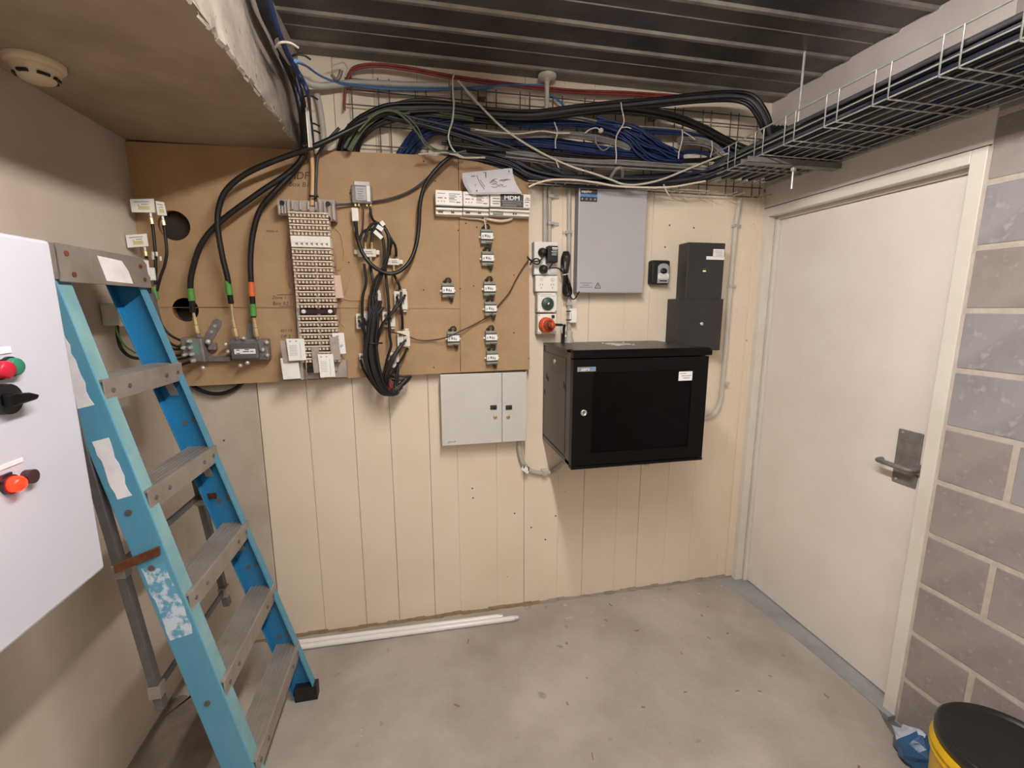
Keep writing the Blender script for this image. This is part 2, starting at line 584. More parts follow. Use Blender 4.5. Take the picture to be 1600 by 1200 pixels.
# door with its frame
d1 = struct_root('door_1', (2.9, -.48, 0))
fr = B()
fr.box(WX - .004, 2.885, -.045, -.001, 0, 2.09)
fr.box(WX - .004, 2.885, -.958, -.912, 0, 2.09)
fr.box(WX - .004, 2.885, -.912, -.045, 2.048, 2.09)
fr.box(2.889, 2.97, -.062, -.001, 0, 2.066)
fr.box(2.889, 2.97, -.958, -.90, 0, 2.066)
fr.box(2.889, 2.97, -.90, -.062, 2.032, 2.09)
fr.ob('door_frame', 'trim', d1, .0025)
B().box(2.905, 2.945, -.899, -.063, .006, 2.031).ob('door_leaf', 'door', d1, .002)
hp = B()
a, b = XP(1407, 669, 2.905), XP(1461, 772, 2.905)
hp.box(2.897, 2.905, a.y - .088, a.y, b.z - .005, a.z)
h_o = hp.ob('handle_plate', 'zinc', d1, .003)
lv = B()
s0 = XP(1437, 734, 2.90)
lv.tube([s0, s0 + Vector((-.035, 0, 0)), s0 + Vector((-.05, .012, 0)), s0 + Vector((-.052, .05, .001)), s0 + Vector((-.052, .105, .002)), s0 + Vector((-.045, .122, .002)), s0 + Vector((-.02, .126, .002))], .0095, 10, 0, 6)
lv.cyl(s0, s0 + Vector((-.012, 0, 0)), .02, 20)
lv.ob('lever_handle', 'zinc', h_o)
sc = B()
for dz in (.01, a.z - b.z - .01):
    sc.cyl((2.897, a.y - .018, b.z + dz), (2.894, a.y - .018, b.z + dz), .004, 10)
sc.ob('screw', 'steel', h_o)

# cream corner strip where the panels meet the door frame
tr = B()
tr.box(2.80, 2.843, -.012, 0, 0.01, 2.17)
struct(tr.ob('trim_1', 'wall', None, .002))

# batten read from the cast shadows, plus an added unseen one for front fill
for ly, lb in ((LIGHT_Y, 'white fluorescent batten under the steel deck, nearer the door end'), (LIGHT_Y - 1.75, 'added unseen fill batten under the steel deck, further from the back wall')):
    bt = thing('batten_light_fitting', (LIGHT_X, ly, 2.60), lb, 'light fitting')
    B().box(LIGHT_X - .045, LIGHT_X + .045, ly - .66, ly + .66, 2.52, 2.6).ob('batten_body', 'lamp', bt, .004)
    for s in (-1, 1):
        B().box(LIGHT_X - .045, LIGHT_X + .045, ly + s * .64 - .02, ly + s * .64 + .02, 2.465, 2.52).ob('end_cap', 'lamp', bt, .003)
    pf = [(LIGHT_X + math.cos(a) * .042, ly - .62, 2.52 - math.sin(a) * .048) for a in [PI * k / 10 for k in range(11)]]
    B().prism(pf, (0, 1.24, 0)).ob('lamp_diffuser', 'tube_on' if ly == LIGHT_Y else 'fill_tube', bt)

# paint chips and grit near the foot of the wall
chips = B()
rd = random.Random(9)
for k in range(70):
    if k < 46:
        x, y = rd.uniform(1.75, 2.75), -abs(rd.gauss(.06, .06)) - .02
    else:
        x, y = rd.uniform(.7, 2.6), rd.uniform(-1.6, -.2)
    r = rd.uniform(.003, .011) if k < 46 else rd.uniform(.002, .006)
    n_ = 5
    a0 = rd.uniform(0, 6)
    chips.prism([(x + math.cos(a0 + i * 2 * PI / n_) * r * rd.uniform(.5, 1.3), y + math.sin(a0 + i * 2 * PI / n_) * r * rd.uniform(.4, 1), .0002) for i in range(n_)], (0, 0, rd.uniform(.001, .003)))
o = tag(chips.ob('paint_chips', 'lintel'), 'scatter of pale paint chips along the foot of the panelled wall', 'debris')
o['kind'] = 'stuff'
grit = B()
for k in range(40):
    x, y = rd.uniform(.7, 2.7), rd.uniform(-1.7, -.1)
    t0 = rd.uniform(0, PI)
    d = Vector((math.cos(t0), math.sin(t0), 0)) * rd.uniform(.003, .014)
    grit.beam(Vector((x, y, .001)) - d, Vector((x, y, .001)) + d, Vector((-d.y, d.x, 0)).normalized() * rd.uniform(.001, .004), (0, 0, .001))
o = tag(grit.ob('grit', 'dirt'), 'dark crumbs and twigs scattered over the concrete floor', 'debris')
o['kind'] = 'stuff'

st = []  # mottled floor patch, darker than the slab around it
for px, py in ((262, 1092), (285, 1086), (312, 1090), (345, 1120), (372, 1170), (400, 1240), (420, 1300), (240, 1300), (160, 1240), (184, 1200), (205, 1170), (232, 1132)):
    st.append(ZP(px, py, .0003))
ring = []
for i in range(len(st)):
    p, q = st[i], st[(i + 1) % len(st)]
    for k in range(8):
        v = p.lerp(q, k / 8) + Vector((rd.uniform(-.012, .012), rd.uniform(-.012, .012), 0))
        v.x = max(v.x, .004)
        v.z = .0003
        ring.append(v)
B().prism(ring, (0, 0, .0004)).ob('floor_patch', 'dark_patch', fl)['label'] = 'dark mottled patch on the floor at the left wall'

# ------------------------------------------------------------------ step ladder
def lad_x(z):
    return .560 - .2415 * z


def lad_yr(z):
    return -.372 - .034 * z


def lad_yl(z):
    return -.898 + .058 * z


LD = Vector((-.2415, 0, 1)).normalized()
LN = Vector((1, 0, .2415)).normalized()
lad = thing('step_ladder', (.45, -.63, 0), 'blue fibreglass step ladder with aluminium steps leaning by the left wall', 'ladder')
HW = .040


def rail(yf, side):
    """channel rail: web on the outer side, two flanges turned inwards; side is the direction of the inside"""
    b = B()
    sx = -.006 if side > 0 else 0.0
    p0 = Vector((lad_x(.03) + sx - (.004 if side < 0 else 0), yf(.03), .03))
    p1 = Vector((lad_x(1.69) + sx - (.012 if side < 0 else 0), yf(1.69), 1.69))
    t = .0025
    hw = HW if side > 0 else HW + .005
    fl = .024 if side > 0 else .016
    b.beam(p0, p1, LN * hw, (0, t, 0), 0)
    for s, mi in ((1, 1), (-1, 0)):
        o = LN * (hw - t) * s + Vector((0, side * fl, 0))
        b.beam(p0 + o, p1 + o, LN * t, (0, fl, 0), mi)
    return b


rl = rail(lad_yl, 1).ob('rail', ['ladder', 'ladder_edge'], lad, .002)
rl['label'] = 'faded light blue rail nearer the cabinet'
rr = rail(lad_yr, -1).ob('rail', ['ladder_in', 'ladder'], lad, .002)
rr['label'] = 'strong blue rail nearer the board'
fa = B()
o = LN * (HW + .0058) + Vector((-.004, -.016, 0))
fa.beam(Vector((lad_x(.06), lad_yr(.06), .06)) + o, Vector((lad_x(1.66) - .008, lad_yr(1.66), 1.66)) + o, LN * .0008, (0, .0155, 0))
fa.ob('faded_face', 'ladder', rr)
for yf, sd in ((lad_yr, -1), (lad_yl, 1)):
    b = B()
    y = yf(0)
    b.box(lad_x(0) - .047, lad_x(0) + .040, min(y - sd * .006, y + sd * .036), max(y - sd * .006, y + sd * .036), 0, .062)
    b.box(lad_x(0) - .03, lad_x(0) + .02, y - .002 + sd * .036, y + .002 + sd * .036, .015, .045)
    b.ob('rubber_foot', 'black2', lad, .004)
STEP_Z = [1.408, 1.108, .806, .532, .262]
for z in STEP_Z:
    xc = lad_x(z)
    y0, y1 = lad_yl(z) + .003, lad_yr(z) - .003
    st = B()
    st.box(xc - .040, xc + .046, y0, y1, z - .006, z - .002)
    for k in range(6):
        xs = xc - .039 + k * .0146
        st.box(xs, xs + .0105, y0 + .001, y1 - .001, z - .002, z + .0012)
    st.box(xc + .043, xc + .047, y0 - .002, y1 + .002, z - .06, z)
    st.box(xc - .040, xc - .037, y0, y1, z - .03, z - .004)
    so_ = st.ob('step', 'alu', lad, .001, seg=1)
    rv = B()
    for yy in (y0 + .03, y0 + .1, y1 - .1, y1 - .03):
        rv.cyl((xc + .047, yy, z - .03), (xc + .0495, yy, z - .03), .0065, 10)
    rv.ob('rivet', 'zinc_d', so_)
    for ye, sgn in ((y0, 1), (y1, -1)):
        br = B()
        br.beam((xc + .02, ye + sgn * .012, z - .11), (xc + .025, ye + sgn * .085, z - .01), (.012, 0, 0), (0, .0015, .001))
        br.ob('step_brace', 'rust' if sgn > 0 else 'alu', lad)
rv = B()
for yf, sd in ((lad_yr, -1), (lad_yl, -1)):
    for z in (1.36, 1.2, 1.06, .9, .76, .62, .48, .3, .2):
        for a in ((-.018, .012) if yf is lad_yr else (-.012,)):
            c = Vector((lad_x(z), yf(z) - .0025, z)) + LN * a
            if yf is lad_yr or z in (.9, .48, .2, 1.06):
                rv.cyl(c, c + Vector((0, -.003, 0)), .0085, 12)
rv.ob('rail_rivets', 'zinc_d', lad)
cp = B()
yl, yr = lad_yl(1.7) - .008, lad_yr(1.7) + .010
cp.box(.085, .208, yl, yr, 1.742, 1.748)
cp.box(.203, .208, yl, yr, 1.655, 1.745)
cp.box(.085, .090, yl, yr, 1.675, 1.745)
cp.box(.085, .208, yl, yl + .004, 1.66, 1.745)
cp.box(.085, .208, yr - .004, yr, 1.66, 1.745)
cpo = cp.ob('top_cap', 'alu', lad, .003)
B().prism([(.2085, -.665, 1.732), (.2085, -.56, 1.728), (.2085, -.535, 1.70), (.2085, -.52, 1.664), (.2085, -.64, 1.666)], (.0006, 0, 0)).ob('label_sticker', 'label', cpo)
B().prism([(.2085, yr - .03, 1.742), (.2085, yr - .001, 1.742), (.2085, yr - .003, 1.69), (.2085, yr - .012, 1.70), (.2085, yr - .014, 1.73)], (.0006, 0, 0)).ob('label_sticker', 'label', cpo)
rv = B()
for y, z in ((yl + .03, 1.725), (yl + .045, 1.675), (yr - .05, 1.72), (yr - .035, 1.68)):
    rv.cyl((.208, y, z), (.2105, y, z), .007, 10)
rv.ob('rivet', 'rust', cpo)


def rail_patch(z0, z1, a0, a1, mt, jag=8, seed=1):
    """a label left on the outer face of the near rail, with torn edges"""
    rnd = random.Random(seed)
    L, Rr = [], []
    for k in range(jag + 1):
        z = z0 + (z1 - z0) * k / jag
        c = Vector((lad_x(z), lad_yl(z) - .0026, z))
        L.append(c + LN * (a0 + rnd.uniform(0, .006)))
        Rr.append(c + LN * (a1 - rnd.uniform(0, .007)))
    return B().prism(L + Rr[::-1], (0, -.0006, 0)).ob('torn_label', mt, lad)


rail_patch(1.535, 1.345, -.040, .010, 'label', 10, 3)
rail_patch(1.258, 1.10, -.030, .012, 'label', 9, 4)
rail_patch(.905, .69, -.040, .026, 'label_worn', 9, 5)
for yb in (-.818, -.352):
    lg = B().beam((.165, yb, 1.64), (.287, yb, .44), (.011, 0, .0), (0, .013, 0)).ob('rear_leg', 'zinc_d', lad, .002)
    hb = B()
    for z in (.885, .50):
        x = .165 + .122 * (1.64 - z) / 1.2
        hb.box(x - .016, x + .016, yb - .016, yb + .016, z - .02, z + .02)
        hb.cyl((x - .006, yb - .016, z), (x - .006, yb - .02, z), .005, 8)
    hb.ob('leg_bracket', 'alu', lg, .003, stuff=True)
for z in (.90, .50):
    x = .165 + .122 * (1.64 - z) / 1.2
    B().beam((x, -.80, z), (x, -.365, z), (.003, 0, 0), (0, 0, .012)).ob('rear_brace', 'zinc_d', lad, .001)
sp = B()
q = Vector((lad_x(.93), lad_yl(.93) - .008, .93))
sp.beam(q + LN * .024 + Vector((0, 0, .012)), Vector((.245, -.85, .905)), (0, .0025, 0), (0, 0, .013))
sp.ob('spreader', 'rust', lad, .003)
sp = B()
q = Vector((lad_x(.93), lad_yr(.93) - .04, .93))
sp.beam(q, Vector((.245, -.37, .90)), (0, .0025, 0), (0, 0, .012))
sp.ob('spreader', 'rust', lad, .003)

# ------------------------------------------------------------------ control cabinet on the left wall
cb = thing('control_cabinet', (.15, -1.45, .99), 'cool white control cabinet with push buttons on the left wall', 'cabinet')
FX = .314
zt, zb, yr = 1.729, .984, -.985
B().box(0.0, FX - .028, -1.9, yr - .012, zb + .012, zt - .012).ob('enclosure', 'panel', cb, .006)
dr = B().box(FX - .024, FX, -1.912, yr, zb, zt).ob('cabinet_door', 'panel', cb, .007)
B().box(FX - .028, FX - .022, -1.9, yr - .012, zb + .012, zt - .012).ob('door_seal', 'black2', cb)


def button(px, py, r, mt, h=.012, collar='black2'):
    p = XP(px, py, FX)
    o = B().cyl(p, p + Vector((.006, 0, 0)), r * 1.18, 20).ob('button_collar', collar, dr)
    B().lathe([(r, 0), (r, h * .8), (r * .85, h), (0, h)], p + Vector((.005, 0, 0)), (1, 0, 0), 20).ob('button', mt, cb)
    return p


p = XP(13, 572, FX)
B().box(FX, FX + .006, p.y - .05, p.y + .004, p.z - .020, p.z + .014).ob('twin_button_block', 'black2', cb, .003)
button(13, 573, .016, 'green_b')
button(-6, 578, .016, 'red_b', .016)
a, b = XP(-20, 556, FX), XP(15, 541, FX)
B().box(FX, FX + .002, a.y, b.y, a.z, b.z).ob('name_plate', 'label', cb, .001)
p = XP(4, 624, FX)
B().cyl(p, p + Vector((.012, 0, 0)), .028, 24).ob('switch_base', 'black2', cb, .002)
kb = B()
kb.prism([p + Vector((.012, -.02, -.011)), p + Vector((.012, -.02, .013)), p + Vector((.012, .020, .008)), p + Vector((.012, .040, .0)), p + Vector((.012, .032, -.008))], (.02, 0, 0))
kb.ob('rotary_knob', 'blackgloss', cb, .004)
a, b = XP(-20, 618, FX), XP(14, 604, FX)
B().box(FX, FX + .004, a.y, b.y, a.z, b.z).ob('switch_plate', 'black2', cb, .001)
p = XP(12, 757, FX)
B().cyl(p, p + Vector((.008, 0, 0)), .018, 20).ob('lamp_collar', 'maroon', cb)
B().lathe([(.0145, 0), (.0145, .010), (.010, .016), (0, .018)], p + Vector((.008, 0, 0)), (1, 0, 0), 20).ob('indicator_lamp', 'lamp_r', cb)
p = XP(40, 745, FX)
B().cyl(p, p + Vector((.014, 0, 0)), .0135, 20).ob('reset_button', 'maroon', cb, .002)
a, b = XP(-14, 738, FX), XP(34, 717, FX)
B().box(FX, FX + .002, a.y, b.y, (a.z + b.z) / 2 - .004, (a.z + b.z) / 2 + .004).ob('name_plate', 'label', cb)
a, b = XP(-10, 742, FX), XP(15, 737, FX)
B().box(FX, FX + .004, a.y, b.y, b.z - .012, b.z).ob('lamp_plate', 'maroon', cb)

# smoke detector under the slab
p = ZP(54, 96, 2.22)
sd = thing('smoke_detector', p, 'round cream smoke detector under the low slab', 'smoke detector')
B().lathe([(.060, 0), (.060, .012), (.056, .016), (.0, .016)], p, (0, 0, -1), 32).ob('mounting_base', 'led_d', sd)
B().lathe([(.050, .016), (.050, .024), (.042, .030), (.036, .044), (.028, .048), (0, .048)], p, (0, 0, -1), 32).ob('sensing_head', 'led_d', sd)
b = B()
for a0 in (0.2, 1.3, 2.4, 3.5, 4.6, 5.6):
    c = p + Vector((math.cos(a0) * .040, math.sin(a0) * .040, -.037))
    t = Vector((-math.sin(a0), math.cos(a0), 0))
    b.beam(c - t * .012, c + t * .012, Vector((math.cos(a0), math.sin(a0), 0)) * .004, (0, 0, .003))
b.ob('smoke_slot', 'black2', sd)

# grey junction box on the left wall behind the ladder
p = XP(178, 492, 0)
jb = thing('junction_box', p, 'small grey white junction box on the left wall behind the ladder', 'junction box')
B().box(0, .05, p.y - .07, p.y + .055, p.z - .035, p.z + .04).ob('enclosure', 'offwhite', jb, .006)
B().box(.05, .056, p.y - .074, p.y + .059, p.z - .039, p.z + .044).ob('lid', 'offwhite', jb, .004)
cable('black_cable', 'black cable with green tape looping out below the junction box', 'cable', [XP(183, 505, .02), XP(184, 525, .02), XP(190, 545, .03), XP(205, 558, .04), XP(225, 560, .05), XP(238, 556, .06)], .006, 'black')
cable('green_wire', 'thin green wire drooping below the grey junction box', 'cable', [XP(180, 505, .03), XP(184, 522, .03), XP(195, 540, .035), XP(212, 552, .05)], .003, 'tape_g')

# ------------------------------------------------------------------ server cabinet
RX0, RX1, RYF, RZ0, RZ1 = 1.663, 2.272, -.445, .928, 1.418
rk = thing('server_cabinet', ((RX0 + RX1) / 2, -.22, RZ0), 'black wall mounted server cabinet with smoked glass door', 'cabinet')
bd = B()
bd.box(RX0, RX1, RYF + .03, -.0, RZ0, RZ0 + .02)
bd.box(RX0, RX1, RYF + .03, 0, RZ1 - .012, RZ1)
bd.box(RX0 + .004, RX0 + .02, RYF + .03, 0, RZ0 + .02, RZ1 - .012)
bd.box(RX1 - .02, RX1 - .004, RYF + .03, 0, RZ0 + .02, RZ1 - .012)
bd.box(RX0, RX1, -.012, 0, RZ0, RZ1)
bd.box(RX0, RX0 + .02, RYF + .03, RYF + .085, RZ0, RZ1)
bd.box(RX1 - .02, RX1, RYF + .03, RYF + .085, RZ0, RZ1)
bdo = bd.ob('cabinet_body', 'rack_lit', rk, .002)
B().box(RX0 + .0005, RX0 + .004, RYF + .095, -.012, RZ0 + .03, RZ1 - .04).ob('side_panel', 'rack_lit', rk, .002)
B().box(RX1 - .004, RX1 - .0005, RYF + .095, -.012, RZ0 + .03, RZ1 - .04).ob('side_panel', 'rack_lit', rk, .002)
sl = B()
for px, py in ((854, 588), (856, 592), (851, 612), (881, 601), (883, 606)):
    q = XP(px, py, RX0)
    sl.box(RX0 - .001, RX0 + .001, q.y - .005, q.y + .005, q.z - .012, q.z + .012)
sl.ob('side_slot', 'blackgloss', rk)
q = XP(867, 565, RX0)
B().cyl((RX0, q.y, q.z), (RX0 - .005, q.y, q.z), .011, 16).ob('side_lock', 'steel', rk)
fr = B()
g = (RX0 + .085, RX1 - .075, RZ0 + .06, RZ1 - .09)
fr.box(RX0, g[0], RYF, RYF + .028, RZ0 + .008, RZ1 - .034)
fr.box(g[1], RX1, RYF, RYF + .028, RZ0 + .008, RZ1 - .034)
fr.box(g[0], g[1], RYF, RYF + .028, RZ0 + .008, g[2])
fr.box(g[0], g[1], RYF, RYF + .028, g[3], RZ1 - .034)
dro = fr.ob('door', 'blackgloss', rk, .0015)
B().box(g[0], g[1], RYF + .004, RYF + .009, g[2], g[3]).ob('glass_pane', 'glass_dark', dro)
lid = B()
lid.prism([(RX0 - .001, RYF + .03, RZ1 - .03), (RX0 - .001, RYF - .004, RZ1 - .03), (RX0 - .001, RYF - .006, RZ1 - .012), (RX0 - .001, RYF + .014, RZ1 + .002), (RX0 - .001, RYF + .03, RZ1 + .002)], (RX1 - RX0 + .012, 0, 0))
lid.ob('top_lip', 'blackgloss', rk, .002)
B().box(RX0 - .001, RX1 + .001, RYF - .002, RYF + .03, RZ0 - .006, RZ0 + .006).ob('bottom_lip', 'blackgloss', rk, .0015)
c = Vector((1.97, -.19, RZ1 + .001))
fg = B()
for r in (.055, .042, .029, .016):
    fg.lathe([(r - .003, 0), (r - .003, .003), (r + .003, .003), (r + .003, 0)], c, (0, 0, 1), 28)
for a0 in range(4):
    an = a0 * PI / 2 + .78
    d = Vector((math.cos(an), math.sin(an), 0))
    fg.beam(c + d * .01 + Vector((0, 0, .002)), c + d * .075 + Vector((0, 0, .002)), d.cross(Vector((0, 0, 1))) * .003, (0, 0, .0015))
    fg.cyl(c + d * .076, c + d * .076 + Vector((0, 0, .006)), .006, 10)
fg.ob('fan_grille', 'steel', rk)
a, b = YP(902, 581, RYF), YP(931, 573, RYF)
lb = B().box(a.x, b.x, RYF - .001, RYF, a.z, b.z).ob('name_badge', 'greybox_s', rk)
B().box(a.x + (b.x - a.x) * .62, b.x - .003, RYF - .0016, RYF - .001, (a.z + b.z) / 2 - .001, b.z - .003).ob('badge_print', 'blue_label', lb)
text('serv', ((a.x * .58 + b.x * .42), RYF - .0018, (a.z + b.z) / 2), .022, 'white', lb, shear=.25)
a, b = YP(1060, 595, RYF), YP(1082, 580, RYF)
lb = B().box(a.x, b.x, RYF - .001, RYF, a.z, b.z).ob('asset_sticker', 'paper', rk)
pr = B()
for k, (u0, u1) in enumerate(((.08, .55), (.2, .9), (.3, .8))):
    z = b.z - (b.z - a.z) * (.22 + .25 * k)
    pr.box(a.x + (b.x - a.x) * u0, a.x + (b.x - a.x) * u1, RYF - .0014, RYF - .001, z - .0012, z + .0012)
pr.ob('print', 'ink_m', lb)
q = YP(912, 645, RYF)
lk = B().lathe([(.013, 0), (.013, .004), (.0085, .006), (.0085, .004), (0, .004)], q, (0, -1, 0), 24).ob('door_lock', 'steel', rk)
B().box(q.x - .0015, q.x + .0015, q.y - .0065, q.y - .004, q.z - .005, q.z + .005).ob('key_slot', 'black2', lk)
eq = B()
for z in (RZ0 + .11, RZ0 + .2, RZ0 + .29):
    eq.box(RX0 + .06, RX1 - .06, RYF + .1, -.03, z, z + .04)
eq.ob('rack_equipment', 'charcoal', rk)
p = YP(1010, 728, -.012)
bk = B()
bk.box(p.x - .011, p.x + .011, -.024, 0, p.z + .006, p.z + .03)
bk.cyl((p.x, -.024, p.z + .012), (p.x, -.03, p.z + .012), .007, 10)
tag(bk.ob('mounting_bracket', 'steel', None, .001), 'small zinc bracket under the black server cabinet', 'bracket')

# ------------------------------------------------------------------ grey enclosure at the top of the wall
a, b = YP(902, 457, -0.0650), YP(1012, 294, -0.0650)
gb = thing('grey_enclosure', ((a.x + b.x) / 2, -.03, a.z), 'pale grey metal enclosure with black and blue printed label', 'cabinet')
B().box(a.x, b.x, -0.0530, 0, a.z, b.z).ob('enclosure_body', 'greybox_s', gb, .004)
cv = B().box(a.x - .002, b.x + .002, -0.0650, -0.0510, a.z - .002, b.z + .002).ob('cover', 'greybox', gb, .005)
l0, l1 = YP(906.5, 314.5, -0.0658), YP(933.5, 296, -0.0658)
lw, lh = l1.x - l0.x, l1.z - l0.z
lb = B().box(l0.x, l1.x, -0.0658, -0.0648, l0.z, l1.z).ob('printed_label', 'black_label', gb)
B().box(l0.x, l1.x, -0.0663, -0.0658, l0.z + lh * .38, l0.z + lh * .58).ob('blue_band', 'blue_label', lb)
text('supplier', (l0.x + lw * .06, -0.0664, l0.z + lh * .80), lw * .19, 'white', lb, align='LEFT', bold=.0004)
B().box(l0.x + lw * .68, l0.x + lw * .93, -0.0663, -0.0658, l0.z + lh * .775, l0.z + lh * .825).ob('print', 'blue_label', lb)
ic = B()
for k in range(4):
    x = l0.x + lw * (.12 + .25 * k)
    ic.lathe([(lw * .05, 0), (lw * .05, .0005), (0, .0005)], (x, -0.0658, l0.z + lh * .2), (0, -1, 0), 8)
ic.ob('icon', 'ink_l', lb)
w0, w1 = YP(906, 450, -0.0656), YP(938, 441, -0.0656)
pr = B()
for k, (u0, u1) in enumerate(((.0, .60), (.15, .45), (.0, .62))):
    z = w1.z - (w1.z - w0.z) * (.15 + .36 * k)
    pr.box(w0.x + (w1.x - w0.x) * u0, w0.x + (w1.x - w0.x) * u1, -0.0656, -0.0650, z - .0014, z + .0014)
pr.ob('warning_print', 'ink_m', cv)
tx, tz, th = w1.x - .012, w0.z, .026
tri = B()
P3 = [Vector((tx - .015, -0.0656, tz)), Vector((tx + .015, -0.0656, tz)), Vector((tx, -0.0656, tz + th))]
for i in range(3):
    d = (P3[(i + 1) % 3] - P3[i])
    nn = Vector((d.z, 0, -d.x)).normalized() * .0014
    tri.beam(P3[i], P3[(i + 1) % 3], nn, (0, .0004, 0))
tri.box(tx - .0012, tx + .0012, -0.0658, -0.0650, tz + .005, tz + .017)
tri.ob('warning_triangle', 'ink', cv)

# key lock box
a, b = YP(1021, 443, -.045), YP(1047, 408, -.045)
kl = thing('key_lock_box', ((a.x + b.x) / 2, -.02, a.z), 'small black and silver key lock box beside the grey enclosure', 'lock box')
B().box(a.x - .012, b.x + .004, -.045, 0, a.z - .004, b.z + .004).ob('body', 'black2', kl, .010, seg=3)
fx0, fx1 = a.x + .018, b.x - .006
fz0, fz1 = a.z + .002, b.z - .012
poly = [(fx0, -.0452, fz0), (fx1, -.0452, fz0), (fx1, -.0452, fz1 - .02)]
cx = (fx0 + fx1) / 2
for k in range(1, 9):
    an = PI * k / 9
    poly.append((cx + math.cos(an) * (fx1 - cx), -.0452, fz1 - .02 + math.sin(an) * .02))
poly.append((fx0, -.0452, fz1 - .02))
fp = B().prism(poly, (0, -.008, 0)).ob('silver_front', 'silver', kl, .002)
B().lathe([(.018, 0), (.017, .003), (0, .004)], (cx, -.053, fz1 - .022), (0, -1, 0), 24).ob('dial_window', 'black2', fp).scale = (1, 1, .8)
B().box(fx0 + .001, fx1 - .001, -.054, -.0532, fz0 + .020, fz0 + .046).ob('paper_label', 'paper', fp)
pr = B()
for k in range(3):
    pr.box(fx0 + .006, fx1 - .012 + .004 * k, -.0545, -.054, fz0 + .039 - .008 * k, fz0 + .041 - .008 * k)
pr.ob('print', 'ink_m', fp)
B().box(fx0 + .01, fx1 - .01, -.0545, -.053, fz0 + .008, fz0 + .014).ob('latch', 'charcoal', fp)

# charcoal access controller, tall box with a wider lower box
a, b = YP(1070, 470, -.085), YP(1134, 380, -.085)
ac = thing('access_controller', ((a.x + b.x) / 2, -.05, YP(1095, 548, -.1).z), 'charcoal two part alarm enclosure with green indicator by door frame', 'cabinet')
c0, c1 = YP(1055, 549, -.10), YP(1131, 467, -.10)
B().box(a.x, b.x, -.085, 0, c1.z - .003, b.z).ob('upper_enclosure', 'charcoal', ac, .004)
lo_ = B().box(c0.x, c1.x, -.10, 0, c0.z, c1.z).ob('lower_enclosure', 'charcoal', ac, .003)
q = YP(1096, 506, -.10)
B().lathe([(.009, 0), (.009, .004), (.006, .006), (0, .006)], q, (0, -1, 0), 18).ob('cam_lock', 'steel', lo_)
q = YP(1100.5, 423.5, -.0855)
B().box(q.x - .008, q.x + .008, -.087, -.085, q.z - .003, q.z + .003).ob('indicator', 'lime', ac)
B().box(q.x - .008, q.x + .008, -.0862, -.085, q.z + .010, q.z + .012).ob('indicator_print', 'ink_m', ac)
for (x0, y0, x1, y1) in ((1114, 401, 1132, 389.5), (1103.5, 405.5, 1132, 401)):
    s0, s1 = YP(x0, y0, -.0857), YP(x1, y1, -.0857)
    o = B().box(s0.x, s1.x, -.0857, -.085, s0.z, s1.z).ob('paper_sticker', 'paper', ac)
pr = B()
s0, s1 = YP(1114, 401, -.0857), YP(1132, 389.5, -.0857)
for k in range(3):
    z = s1.z - (s1.z - s0.z) * (.25 + .25 * k)
    pr.box(s0.x + .008 + .003 * k, s1.x - .008, -.0861, -.0857, z - .001, z + .001)
pr.ob('print', 'ink_m', o)

# grey key cabinet with two doors under the board
a, b = YP(691, 697, -.07), YP(823, 581.5, -.07)
kc = thing('key_cabinet', ((a.x + b.x) / 2, -.035, a.z), 'light grey two door key cabinet below the fibreboard', 'cabinet')
B().box(a.x + .003, b.x - .003, -.052, 0, a.z + .003, b.z - .003).ob('cabinet_body', 'keybox', kc, .002)
xs = YP(784.5, 640, -.07).x
dl = B().box(a.x, xs - .001, -.07, -.053, a.z, b.z).ob('door', 'keybox', kc, .002)
dr_ = B().box(xs + .001, b.x, -.07, -.053, a.z, b.z).ob('door', 'keybox', kc, .002)
for px, d in ((771, dl), (795, dr_)):
    q = YP(px, 636.5, -.07)
    la = B().box(q.x - .016, q.x + .016, -.074, -.07, q.z - .011, q.z + .011).ob('latch', 'charcoal', d, .002)
    B().box(q.x + .001, q.x + .01, -.076, -.0735, q.z - .006, q.z + .004).ob('latch_lever', 'black2', d, .001)
    q = YP(px + (2.5 if px < 780 else -1), 651.5, -.07)
    B().lathe([(.010, 0), (.010, .003), (.0075, .004), (0, .004)], q, (0, -1, 0), 20).ob('lock', 'brass', d)
    B().box(q.x - .005, q.x + .005, -.0755, -.0738, q.z - .001, q.z + .001).ob('key_slot', 'black2', d)
q0 = YP(700, 692, -.0703)
sg = B()
sg.tube([q0 + Vector(v) * .0011 for v in ((0, 0, 0), (5, 0, 6), (10, 0, 5), (6, 0, 0), (-2, 0, -1))], .0007, 4, 0, 5)
sg.tube([q0 + Vector(v) * .0011 for v in ((12, 0, 0), (13, 0, 5), (16, 0, 1), (19, 0, 4), (22, 0, 1), (26, 0, 5), (28, 0, 0), (31, 0, 7), (33, 0, 0))], .0008, 4, 0, 5)
sg.ob('maker_script', 'ink_m', dl)

# ------------------------------------------------------------------ power outlets
def plate(px0, py0, px1, py1, d):
    p0, p1 = YP(px0, py1, -d), YP(px1, py0, -d)
    return p0.x, p1.x, p0.z, p1.z


def outlet(name, label, px0, py0, px1, py1, d=.05, grp=None):
    x0, x1, z0, z1 = plate(px0, py0, px1, py1, d)
    t = thing(name, ((x0 + x1) / 2, -d / 2, z0), label, 'power outlet' if 'outlet' in name else 'switch')
    B().box(x0, x1, -d + .012, 0, z0, z1).ob('mounting_box', 'conduit', t, .003)
    B().box(x0 + .001, x1 - .001, -d, -d + .012, z0 + .001, z1 - .001).ob('face_plate', 'white', t, .004)
    return t, x0, x1, z0, z1


